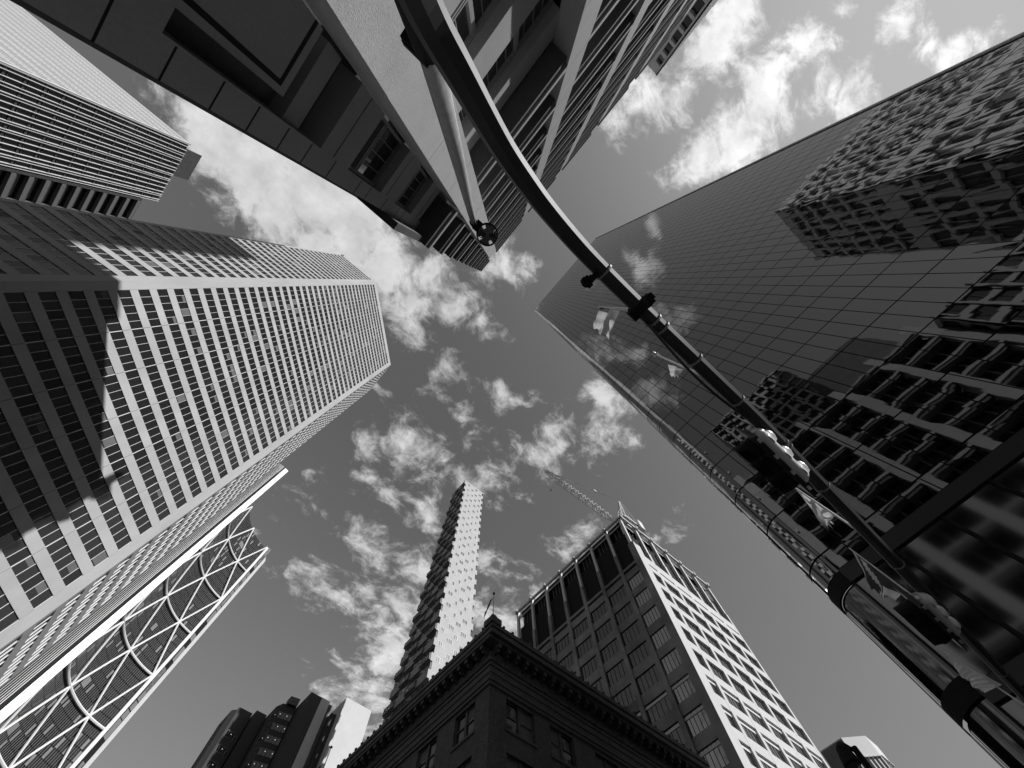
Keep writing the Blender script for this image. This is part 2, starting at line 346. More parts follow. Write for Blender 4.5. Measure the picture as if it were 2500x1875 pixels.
# ------------------------------------------------------------------ near stone building (top centre)
def near_building():
    t = thing('stone_building', -14, -20, 'dark stone building at the near corner, broad flat piers and thin pale ledges', 'building')
    core = MB(); core.box(-34, -5.5, -44, .78, G0, 62.0); core.box(-34, -5.2, -40, 1.15, 62.0, 62.6)
    core.box(-30, -12, -43.5, -30, 62.6, 82)
    core.build('wall', 'dark_stone', t)
    lefts = [-1.15 - 7.95 * k for k in range(6)]
    # piers: flat slabs that stand a metre proud, with joints, and end in a point
    for k, a in enumerate(lefts):
        b = a - 1.5; m = MB(); z = G0; hs = [4.4, 8.45, 12.4, 16.35, 20.3, 24.3, 28.2, 32.1, 36.1, 40, 43.9, 47.9, 51.8, 55.8, 59.7]
        for h in hs:
            m.box(-4.98, -4.0 if h > 8.46 else -3.98, b, a, z, h - .02); m.box(-4.98, -4.03, b + .02, a - .02, h - .02, h + .005); z = h + .005
        m.hexa([(-4.98, b, z), (-4.0, b, z), (-4.0, a, z), (-4.98, a, z), (-4.98, b + .05, 66.5), (-4.6, b + .05, 66.5), (-4.6, a, 66.5), (-4.98, a, 66.5)])
        m.build('pier', 'stone_rough' if k == 0 else 'stone_smooth', t)
    # ledges of the upper floors, lying between the piers
    segs = [(1.32, -1.0)] + [(lefts[k] - 1.5, lefts[k + 1]) for k in range(5)]
    segs[-1] = (segs[-1][0], -40.9)
    wins = []
    for i in range(12):
        z = 20.35 + 3.93 * i
        if z > 64.3: break
        for j, (a, b) in enumerate(segs):
            aa = a - .02 if j else a
            m = MB(); m.box(-5.6, -4.0 - (.0 if j else .0), b + .02 if j else b, aa, z - .42, z)
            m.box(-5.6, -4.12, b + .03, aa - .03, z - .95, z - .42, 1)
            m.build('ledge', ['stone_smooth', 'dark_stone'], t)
            if i < 11:
                n = 1 if j == 0 else 3
                w = (aa - b - .3) / n
                for q in range(n):
                    g = MB(); y0 = b + .15 + q * w
                    g.box(-5.5, -5.3, y0 + .1, y0 + w - .1, z + .02, z + 2.9)
                    g.box(-5.3, -5.22, y0, y0 + .1, z + .02, z + 2.95, 1); g.box(-5.3, -5.22, y0 + w - .1, y0 + w, z + .02, z + 2.95, 1)
                    wins.append(g)
    # solid spandrels of the lower floors
    for (z0, z1) in ((2.2, 5.4), (9.3, 10.8), (13.4, 15.0), (17.35, 19.0)):
        for j, (a, b) in enumerate(segs):
            aa = (1.0 if j == 0 else a - .02); bb = (-1.13 if j == 0 else b + .02)
            m = MB(); m.box(-5.7, -4.95, bb, aa, z0, z1)
            if j == 0 and z0 > 9: m.box(-5.7, -4.95, .53, 1.0, z1, z1 + {9.3: 2.6, 13.4: 2.35, 17.35: 1.0}[z0])
            m.build('spandrel', 'stone_smooth', t)
    m = MB(); m.box(-5.7, -4.95, .5, 1.0, 5.4, 9.3); m.build('spandrel', 'stone_smooth', t); m = MB(); m.box(-5.7, -4.95, .5, 1.0, G0, 2.2); m.build('spandrel', 'stone_smooth', t)
    m = MB(); m.box(-30, -4.97, 1.0, 1.06, G0, 12.2); m.box(-30, -4.4, 1.0, 1.3, 14.9, 20.0); m.build('wall', 'dark_stone', t)
    # big ground floor bay: a deep frame round a panel with a shadow groove
    m = MB(); m.box(-5.5, -4.99, -1.12, .17, 5.4, 7.62); m.box(-4.99, -4.985, -1.12, .055, 7.36, 7.45, 1); m.box(-4.99, -4.985, -.03, .055, 5.4, 7.36, 1)
    m.box(-5.6, -5.2, -1.12, .49, 8.2, 8.75); m.build('bay_panel', ['stone_smooth', 'black'], t)
    for z in (1.6, 2.4, 3.2, 4.0, 4.82, 5.6, 6.42, 7.22, 8.1, 8.95, 10.1, 11.8, 12.6, 14.2, 15.8, 16.6, 18.2):
        m = MB(); m.box(-4.96, -4.946, .53 if z > 5.4 else -.2, 1.005, z, z + .03); m.build('joint', 'black', t)
    for z, v0, v1 in ((13.9, -1.1, .5), (9.9, -1.1, .5), (18.3, -1.1, .5)):
        m = MB(); m.box(-4.96, -4.945, v0, v1, z, z + .025); m.build('joint', 'black', t)
    for (z0, z1) in ((5.4, 9.3), (10.8, 13.4), (15.0, 17.35), (-1.4, 2.2)):
        for j, (a, b) in enumerate(segs):
            if j == 0:
                if z0 == 5.4: continue
                A, B = .52, -1.12; n = 1
            else: A, B = a - .05, b + .05; n = 3
            w = (A - B) / n
            for q in range(n):
                y0 = B + q * w; g = MB()
                o_ = .22 if j == 0 else .12; g.box(-5.62, -5.55 + o_, y0 + .08, y0 + w - .08, z0 + .05, z1 - .05)
                g.box(-5.55, -5.42 + o_, y0, y0 + .08, z0, z1, 1); g.box(-5.55, -5.42 + o_, y0 + w - .08, y0 + w, z0, z1, 1)
                zm = z0 + (z1 - z0) * .35; g.box(-5.55, -5.40 + o_, y0 + .08, y0 + w - .08, zm - .09, zm - .03, 1); g.box(-5.55, -5.40 + o_, y0 + .08, y0 + w - .08, zm + .03, zm + .09, 1)
                g.box(-5.55, -5.40 + o_, y0 + .08, y0 + w - .08, z0, z0 + .08, 1); g.box(-5.55, -5.40 + o_, y0 + .08, y0 + w - .08, z1 - .08, z1, 1)
                for s_ in (1, 2, 3): g.box(-5.55, -5.53 + o_, y0 + w * s_ / 4 - .012, y0 + w * s_ / 4 + .012, zm + .05, z1 - .08, 1)
                wins.append(g)
    emit(t, 'window', wins, ['office_glass', 'pipe_grey'])
near_building()

# ------------------------------------------------------------------ tall tower further up the street, and the block behind
def grid_tower(name, label, x0, x1, y0, y1, H, bay, floor, faces, wallm, pierm, glassm, pier=.9, beam=1.2, proud=.5, tiers=None):
    t = thing(name, (x0 + x1) / 2, (y0 + y1) / 2, label, 'building')
    m = MB(); m.box(x0 + proud, x1 - proud, y0 + proud, y1 - proud, G0, H - .5); m.build('wall', wallm, t)
    wins = []; piers = []; beams = []
    for f in faces:
        if f == '+x': F = Face(x1 - proud, y1, 0, -1, 1, 0); Ln = y1 - y0
        if f == '-x': F = Face(x0 + proud, y0, 0, 1, -1, 0); Ln = y1 - y0
        if f == '+y': F = Face(x1, y1 - proud, -1, 0, 0, 1); Ln = x1 - x0
        if f == '-y': F = Face(x0, y0 + proud, 1, 0, 0, -1); Ln = x1 - x0
        nb = max(1, round(Ln / bay)); b = Ln / nb
        for k in range(nb + 1):
            a = max(0, k * b - pier / 2); c = min(Ln, k * b + pier / 2)
            g = MB(); F.box(g, a, c, 0.0, proud, G0, H); piers.append(g)
        zs = []
        if tiers: zs = tiers
        else:
            z = H - beam
            while z > 6: zs.append((z, z + beam)); z -= floor
        for z, z2 in zs:
            g = MB(); F.box(g, .02, Ln - .02, 0.0, proud - .12, z, z2); beams.append(g)
        zz = sorted(zs)
        for (za, zb), (zc, zd) in zip(zz[:-1], zz[1:]):
            for k in range(nb):
                g = MB(); F.box(g, k * b + pier / 2, (k + 1) * b - pier / 2, .02, .1, zb, zc)
                mid = (k + .5) * b; F.box(g, mid - .06, mid + .06, .1, .2, zb, zc, 1); wins.append(g)
    emit(t, 'pier', piers, pierm, 60); emit(t, 'beam', beams, pierm, 60); emit(t, 'window', wins, [glassm, 'dark_metal'], 100)
    return t
grid_tower('office_tower', 'tall pale gridded tower beyond the near stone building, its top at the upper picture edge', -31, -4.8, -154, -87, 150, 3.72, 31, ('+x', '+y'),
           'dark_stone', 'bright_concrete', 'office_glass', pier=.9, beam=1.9, proud=.95,
           tiers=[(a * 1.2, b * 1.2) for a, b in [(121.5, 125), (116.8, 118.2), (112, 113), (107, 108), (102, 103), (96.5, 97.5), (89, 93), (84, 85), (78, 79), (72, 73), (66, 67), (60, 61), (54, 56), (48, 49), (42, 43), (36, 37), (30, 31), (24, 25), (18, 19), (12, 13)]])
grid_tower('office_tower', 'low gridded block next to the near stone building, mirrored in the glass tower', -30, -4.3, -70, -44.6, 64, 3.4, 3.9, ('+x', '+y'),
           'dark_stone', 'stone_smooth', 'office_glass', pier=.6, beam=1.1, proud=.6)
grid_tower('office_tower', 'pale gridded block behind the near stone building, seen mirrored in the glass tower', -62, -36, -40, -9.6, 125, 3.4, 3.9, ('+x', '+y'),
           'dark_stone', 'bright_concrete', 'office_glass', pier=.6, beam=1.1, proud=.6)

# ------------------------------------------------------------------ mirror glass tower (right)
def glass_tower():
    H = 220.0; X = 23.6; V1 = -51.6
    t = thing('glass_tower', 54, -31, 'dark mirror glass tower with rounded corner, grid of thin joints, right side', 'building')
    m = MB(); m.box(X + .5, 66, V1 + .2, -.6, G0, H - .6); m.build('core_wall', 'dark_metal', t)
    panes = []; rnd = random.Random(3)
    zs = [16.05]; z = 17.2 
    while z < H - 1: zs.append(z); z += 3.59
    zs.append(H - .4)
    cols = [-.37 - 1.30 * i for i in range(40)]
    for i in range(len(cols) - 1):
        a, b = cols[i] - .035, cols[i + 1] + .035
        for j in range(len(zs) - 1):
            z0, z1 = zs[j] + .05, zs[j + 1] - .05
            g = MB(); d = [X + rnd.uniform(-.004, .004) for _ in range(4)]
            g.quad((d[0], b, z0), (d[1], a, z0), (d[2], a, z1), (d[3], b, z1)); panes.append(g)
    emit(t, 'glass_panel', panes, 'mirror_glass')
    # joints behind the panes
    m = MB(); m.box(X + .05, X + .5, V1, -.37, G0, H - .3); m.build('joint_frame', 'black', t)
    # end face and roof edge
    m = MB(); m.box(X - .14, 66, V1 - .30, V1 - .02, G0, H); m.box(X - .02, 66, V1 - .02, -.2, H - .35, H); m.build('roof_edge', 'white_metal', t)
    # rounded corner, one ring of curved glass per storey
    R = 1.5; cx, cy = X + R, -.37; rings = []
    def arc(r, z0, z1, mb, mi=0, n=14):
        P = [(cx - r * math.cos(k * math.pi / 2 / n), cy + r * math.sin(k * math.pi / 2 / n)) for k in range(n + 1)]
        for k in range(n):
            mb.quad((P[k][0], P[k][1], z0), (P[k + 1][0], P[k + 1][1], z0), (P[k + 1][0], P[k + 1][1], z1), (P[k][0], P[k][1], z1), mi)
    zz = [15.95] + [z for z in zs if z > 16.5]
    for j in range(len(zz) - 1):
        g = MB(); arc(R, zz[j] + .06, zz[j + 1] - .06, g); rings.append(g)
    order = sorted(range(len(rings)), key=lambda i: -shown(rings[i]))
    for g in rings: g.build('corner_glass', 'mirror_glass', t, smooth=True)
    m = MB(); arc(R - .06, 15.2, H - .2, m); m.build('joint_frame', 'black', t, smooth=True); m = MB(); arc(R - .3, G0, 15.2, m); m.build('core_column', 'black', t, smooth=True)
    m = MB(); arc(R + .02, 15.2, 15.95, m); 
    for zz_ in (15.95, 15.2):
        for k in range(14):
            a0, a1 = k * math.pi / 28, (k + 1) * math.pi / 28
            q = lambda r, a: (cx - r * math.cos(a), cy + r * math.sin(a), zz_)
            m.quad(q(R - .1, a0), q(R + .02, a0), q(R + .02, a1), q(R - .1, a1))
    m.build('corner_belt', 'black', t, smooth=False)
    m = MB(); m.box(X - .1, X + .4, V1, -.37, 15.2, 16.0); m.build('belt', 'dark_metal', t)
    # street storeys: wide panes, heavy mullions, round glass corner column below
    low = []; c = -.37
    i = 0
    while c > V1 + 2:
        for (z0, z1) in ((10.2, 15.1), (4.6, 9.4), (G0 + .3, 4.2)):
            g = MB(); g.quad((X + .04, c - 2.52, z0), (X + .04, c - .12, z0), (X + .04, c - .12, z1), (X + .04, c - 2.52, z1))
            g.box(X - .06, X + .04, c - .12, c, z0 - .1, z1 + .1, 1); low.append(g)
        c -= 2.6
    emit(t, 'street_window', low, ['low_glass', 'black'], 60)
    m = MB(); m.box(X - .14, X + .3, V1, -.37, 9.45, 10.1); m.build('belt', 'dark_metal', t); m = MB(); m.box(X - .14, X + .3, V1, -.37, 4.25, 4.55); m.build('belt', 'dark_metal', t)
    for (z0, z1) in ((10.6, 15.19), (5.4, 9.75), (G0, 4.6)):
        g = MB(); arc(R - .12, z0, z1, g, n=18); g.build('corner_glass', 'column_glass', t, smooth=True)
    for z0, z1 in ((9.8, 10.55), (4.6, 5.3)):
        g = MB(); arc(R + .0, z0, z1, g, n=18); g.build('corner_belt', 'black', t, smooth=True)
    g = MB(); g.box(cx - .05, 66, cy + R - .06, cy + R, G0, H - .2); g.build('side_glass', 'mirror_glass', t)
    # small brackets that stand on the corner joints
    for z in (19, 22.6, 26.2, 29.8): g = MB(); g.box(X - .12, X + .02, -.62, -.5, z, z + .18); g.build('bracket', 'white_metal', t)
MB.unit = 1.2
glass_tower()
MB.unit = 1.0

# ------------------------------------------------------------------ ribbon window tower (left)
def ribbon_tower():
    H = 138.0
    A = (-49.2, 30.4); B = (-35.3, 30.4); C = (-13.2, 52.0); Dd = (-13.2, 64.8); 
    t = thing('ribbon_tower', -32, 55, 'pale tower with bands of ribbon windows, sunlit, a long shadow across its foot, left side', 'building')
    core = MB(); core.prism([(A[0], A[1] + .35), (B[0] - .15, B[1] + .35), (C[0] - .35, C[1] + .15), (Dd[0] - .35, Dd[1]), (-30, 78), (A[0] - 0, 70)], G0, H - 1.2)
    core.build('core_wall', 'black', t)
    zb = 45.0 - 2.585 * 18
    wins = []; bands = []; s2 = math.sqrt(.5)
    faces = [(Face(A[0], A[1], 1, 0, 0, -1), B[0] - A[0], 1.3, 1.5, 1.0), (Face(B[0], B[1], C[0] - B[0], C[1] - B[1], s2, -s2), math.hypot(C[0] - B[0], C[1] - B[1]), 1.0, 1.0, 1.0),
             (Face(C[0], C[1], 0, 1, 1, 0), Dd[1] - C[1], .9, .9, .8)]
    fl = 2.585
    for fi, (F, Ln, pa, pb, mw) in enumerate(faces):
        # corner pilasters
        if fi == 0: spans = [(0, .5), (Ln - 1.0, Ln)]
        elif fi == 1: spans = [(0, 1.0), (Ln - 1.25, Ln)]
        else: spans = [(0, .5), (Ln - .5, Ln)]
        m = MB()
        for a, b in spans: F.box(m, a, b, -.4, 0, G0, H)
        m.build('pilaster', 'pale_cladding', t)
        a0, a1 = spans[0][1], spans[1][0]
        # thin vertical joints across bands and windows
        joints = [a0 + (a1 - a0) * q / 6 for q in range(1, 6)] if fi == 1 else []
        segs = [a0] + joints + [a1]
        k = 0; z = zb
        while z < H - 3.2:
            for sa, sb in zip(segs[:-1], segs[1:]):
                g = MB(); F.box(g, sa + .02, sb - .02, -.4, 0, z, z + 1.06)
                bands.append(g)
                w = MB(); F.box(w, sa + .02, sb - .02, -.38, -.08, z + 1.06, z + fl)
                n = max(2, round((sb - sa) / (1.02 if fi < 2 else 1.1)))
                for q in range(n + 1):
                    tt = sa + .02 + (sb - sa - .04) * q / n; d_ = .02 if fi < 2 else .022
                    F.box(w, tt - d_, tt + d_, -.08, -.04 if fi < 2 else .0, z + 1.07, z + fl - .01, 1)
                for q in range(n):
                    if random.random() < .22:
                        ta = sa + .02 + (sb - sa - .04) * q / n + .05; F.rect(w, ta, ta + (sb - sa) / n - .1, z + 1.08, z + fl - .02, -.075, 3)
                    elif random.random() < .12:
                        ta = sa + .02 + (sb - sa - .04) * q / n + .06; tb = ta + (sb - sa) / n - .12
                        F.rect(w, ta, tb, z + 1.25 + (fl - 1.2) * random.choice((.0, .4, .6)), z + fl - .05, -.075, 2)
                wins.append(w)
            z += fl
        m = MB()
        if fi == 0:
            P = [F.p(0, -.4, z), F.p(Ln - 1.0, -.4, z), F.p(Ln - 1.0, 0, z), F.p(0, 0, z), F.p(0, -.4, 149.4), F.p(Ln - 1.0, -.4, H + .4), F.p(Ln - 1.0, 0, H + .4), F.p(0, 0, 149.4)]
            m.hexa(P)
        else: F.box(m, a0, a1, -.4, 0, z, H - .02)
        m.build('parapet', 'pale_cladding', t)
    emit(t, 'cladding_band', bands, 'pale_cladding', 100); emit(t, 'window', wins, ['office_glass', 'white_metal', 'blind', 'office_tint'], 100)
ribbon_tower()

# ------------------------------------------------------------------ finned tower (upper left)
def finned_tower():
    H = 150.0; X, Y = -115.0, 37.2
    t = thing('finned_tower', -150, 50, 'tower of close vertical fins, one side bright, the other dark glass, upper left', 'building')
    m = MB(); m.box(-235, X - .5, Y + .5, 62.0, G0, H - .3); m.build('core_wall', 'black', t)
    F = Face(X, 61.8, 0, -1, 1, 0); Ln = 61.8 - Y
    g = MB(); F.box(g, .1, Ln - .1, -.49, -.3, G0, H - .3); g.build('glass_wall', 'dark_glass', t)
    slabs = []
    z = 30
    while z < H - 2: b = MB(); F.box(b, .1, Ln - .1, -.3, -.16, z, z + .5); F.box(b, .1, Ln - .1, -.3, -.2, z + .9, z + 1.05); slabs.append(b); z += 3.9
    emit(t, 'spandrel', slabs, 'dark_brick')
    rat = [.323, .335, .348, .360, .367, .379, .385, .398, .412, .421, .435, .440, .454, .459, .472, .486, .501, .511, .517, .530, .536]
    for r in rat:
        f = MB(); v = 115.0 * r; f.box(X - .3, X + .06, v - .055, v + .055, G0, H); f.build('fin', 'white_metal', t)
    # sunlit side: fins over window bands
    g = MB(); g.box(-235, X - .1, Y + .3, Y + .5, G0, H - .2); g.build('glass_wall', 'office_glass', t)
    fins = []
    u = X - .7
    while u > -234: b = MB(); b.box(u - .36, u, Y, Y + .3, G0, H); fins.append(b); u -= 1.05
    emit(t, 'fin', fins, 'white_panel')
    slabs = []; z = 28.0; 
    while z < H - 1: b = MB(); b.box(-234.5, X - .3, Y + .12, Y + .3, z, z + 1.7); slabs.append(b); z += 3.9
    emit(t, 'spandrel', slabs, 'pale_cladding')
    m = MB(); m.box(X - .6, X + .02, Y - .02, Y + .5, G0, H + .1); m.build('corner_post', 'white_metal', t)
    # roof screen
    m = MB(); m.prism([(-124, 42), (-115.4, 39.6), (-115.4, 50.5), (-124, 54)], H, 157.0); m.build('roof_screen', 'dark_stone', t)
    # lower banded wing
    W = thing('banded_wing', -135, 67, 'lower dark wing with slab edges in rows, beside the finned tower', 'building')
    m = MB(); m.box(-234, -116, 62.2, 72.0, G0, 143.6); m.build('core_wall', 'dark_glass', W)
    z = 143.0 - 3.78 * 12
    k = 0; sl = []
    while z < 144.1:
        b = MB(); b.box(-116, -115.0, 63.2, 71.0, z - .1, z + .95); b.box(-116, -115.3, 63.0, 71.2, z + .95, z + 1.5, 1); sl.append(b); z += 3.78
    emit(W, 'slab_edge', sl, ['slate_panel', 'dark_stone'])
    m = MB(); m.box(-116, -115.05, 71.0, 72.0, G0, 144.2); m.box(-116, -115.05, 62.2, 63.0, G0, 144.2); m.build('pilaster', 'dark_stone', W)
finned_tower()

# ------------------------------------------------------------------ curved lattice tower (lower left)
def lattice_tower():
    H = 236.0
    t = thing('lattice_tower', -40, 343, 'curved glass tower with a white diagonal steel lattice, lower left', 'building')
    pts = [(-39.2, 232), (-38.6, 235.0), (-37.8, 238.3), (-36.6, 242), (-35.0, 245.3), (-32.9, 249.1), (-30.3, 252.6), (-27.5, 255.3), (-24.5, 257.6), (-21.1, 261), (-17.7, 263.0), (-14.0, 264.4), (-10.4, 265.2)]
    def cr(P, n=6):
        out = []
        for i in range(len(P) - 1):
            p0 = P[max(i - 1, 0)]; p1 = P[i]; p2 = P[i + 1]; p3 = P[min(i + 2, len(P) - 1)]
            for k in range(n):
                s = k / n
                out.append(tuple(.5 * ((2 * p1[j]) + (-p0[j] + p2[j]) * s + (2 * p0[j] - 5 * p1[j] + 4 * p2[j] - p3[j]) * s * s + (-p0[j] + 3 * p1[j] - 3 * p2[j] + p3[j]) * s ** 3) for j in (0, 1)))
        out.append(P[-1]); return out
    # a smooth circle arc through three of the points
    def circ(a, b, c):
        ax, ay, bx, by, cx, cy = *a, *b, *c
        d = 2 * (ax * (by - cy) + bx * (cy - ay) + cx * (ay - by))
        ux = ((ax * ax + ay * ay) * (by - cy) + (bx * bx + by * by) * (cy - ay) + (cx * cx + cy * cy) * (ay - by)) / d
        uy = ((ax * ax + ay * ay) * (cx - bx) + (bx * bx + by * by) * (ax - cx) + (cx * cx + cy * cy) * (bx - ax)) / d
        return ux, uy, math.hypot(ax - ux, ay - uy)
    ux, uy, r = circ((-37.8, 238.3), (-29.6, 253.3), (-10.4, 265.2))
    a_end = math.atan2(265.2 - uy, -10.4 - ux); a_st = math.atan2(238.3 - uy, -37.8 - ux)
    if a_st < a_end: a_st += 2 * math.pi
    step = (a_st - a_end) / 4.35
    def P(s): a = a_end + step * s; return (ux + r * math.cos(a), uy + r * math.sin(a))   # s in nodes from the right end
    gl = MB(); n = 48; smax = 5.4
    zs = [119.6 + 23.35 * k for k in range(-4, 6)]
    def inr(s, d): a = a_end + step * s; return (ux + (r + d) * math.cos(a), uy + (r + d) * math.sin(a))
    fz = G0; panes = []
    z = zs[0] - 23.35
    rnd = random.Random(5)
    while z < H - 1:
        g = MB()
        for k in range(n):
            s0, s1 = smax * k / n, smax * (k + 1) / n; a, b = inr(s0, .9), inr(s1, .9)
            mi = 0 if rnd.random() > (.05 + .30 * max(0, math.sin(k * .21 + z * .05) * math.sin(z * .031 + 1.0)) ** 2) else 1
            g.quad((a[0], a[1], z + .25), (b[0], b[1], z + .25), (b[0], b[1], z + 3.6), (a[0], a[1], z + 3.6), mi)
        panes.append(g); z += 3.89
    emit(t, 'glass_band', panes, ['bow_glass', 'slate_panel'])
    m = MB()
    for k in range(n):
        a, b = inr(smax * k / n, 1.15), inr(smax * (k + 1) / n, 1.15); m.quad((a[0], a[1], G0), (b[0], b[1], G0), (b[0], b[1], H), (a[0], a[1], H))
    m.build('inner_wall', 'black', t)
    fins = []
    for k in range(n):
        a = inr(smax * k / n, .8)
        f = MB(); f.bar((a[0], a[1], G0), (a[0], a[1], H), .055); fins.append(f)
    emit(t, 'mullion', fins, 'pipe_grey')
    z = zs[0]
    for zi in zs + [H + .2]:
        if abs(zi - (119.6 + 23.35 * 5)) < .5: continue
        f = MB(); f.tube([(P(smax * k / 40)[0], P(smax * k / 40)[1], zi) for k in range(41)], .50, 6); f.build('ring_beam', 'white_metal', t)
    for k, zi in enumerate(zs[:-1]):
        odd = (k - 4) % 2 == 0        # ring at 119.6 has its nodes at half positions
        z2 = zi + 23.35
        nodes = [(.0 + q) for q in range(-1, 7)]
        for q in range(0, 6):
            lo = q + (0.0 if not odd else 1.0); 
        offs = 1.0 if odd else 0.0
        for q in range(-1, 4):
            s0 = 2 * q + offs
            for s1 in (s0 - 1, s0 + 1):
                if min(s0, s1) < -.01 or max(s0, s1) > smax + .8: continue
                f = MB(); pp = [P(min(smax, s0 + (s1 - s0) * w / 6)) + (zi + (z2 - zi) * w / 6,) for w in range(7)]
                f.tube(pp, .50, 6); f.build('diagonal_brace', 'white_metal', t)
    # right nose: white edge strips with dark checks between
    e = P(0)
    def strip(x0, y0, x1, y1, zt, name, mt, th=.5):
        F = Face(x0, y0, x1 - x0, y1 - y0, y1 - y0, -(x1 - x0)); L_ = math.hypot(x1 - x0, y1 - y0)
        b = MB(); F.box(b, 0, L_, -th, 0, G0, zt); b.build(name, mt, t); return F, L_
    strip(e[0], e[1], e[0] + 1.5, e[1] + .9, H + 1, 'edge_strip', 'white_metal')
    F, L_ = strip(e[0] + 1.5, e[1] + .9, e[0] + 3.9, e[1] + 3.6, H - 2, 'edge_wall', 'black')
    ch = []; z = 40
    while z < H - 4:
        b = MB()
        if random.random() < .62: F.box(b, .2 + 1.0 * random.random(), L_ - 1.0 * random.random(), 0, .12, z, z + random.choice((3.4, 7.4))); ch.append(b)
        z += 3.9
    emit(t, 'edge_panel', ch, 'slate_panel')
    F, L_ = strip(e[0] + 3.9, e[1] + 3.6, e[0] + 5.2, e[1] + 6.4, H - 4, 'edge_wall', 'dark_glass')
    for q in (0, .36, .7, 1.0):
        b = MB(); F.box(b, L_ * q - .16, L_ * q + .16, 0, .35, G0, H - 4); b.build('fin', 'white_metal', t)
    # left nose: broad white band, then a bundle of white fins going round
    strip(-35.9, 204.2, -33.07, 205.0, 243, 'edge_strip', 'white_metal', 1.0)
    b = MB(); b.prism([(-37.2, 205.0), (-33.6, 206.4), (-34.8, 212.4), (-39.6, 232), (-60, 232), (-60, 205)], G0, 236); b.build('inner_wall', 'dark_glass', t)
    arcp = [(-50, 198.9), (-46.5, 199.3), (-41.6, 200.3), (-41.0, 200.6), (-40.4, 200.9), (-39.8, 201.3), (-39.2, 201.8), (-38.6, 202.3), (-38.0, 202.8), (-37.45, 203.3)]
    b = MB(); b.prism([(x, y + .8) for x, y in arcp] + [(-38, 210), (-50, 210)], G0, 238); b.build('inner_wall', 'dark_glass', t)
    for i, (x, y) in enumerate(arcp[2:]):
        b = MB(); w = (.04, .04, .04, .04, .05, .07, .08, .1)[i]; b.box(x - w, x + w, y, y + .9, G0, 239 + i * .5); b.build('fin', 'white_metal', t)
MB.unit = 1.31
lattice_tower()
MB.unit = 1.0

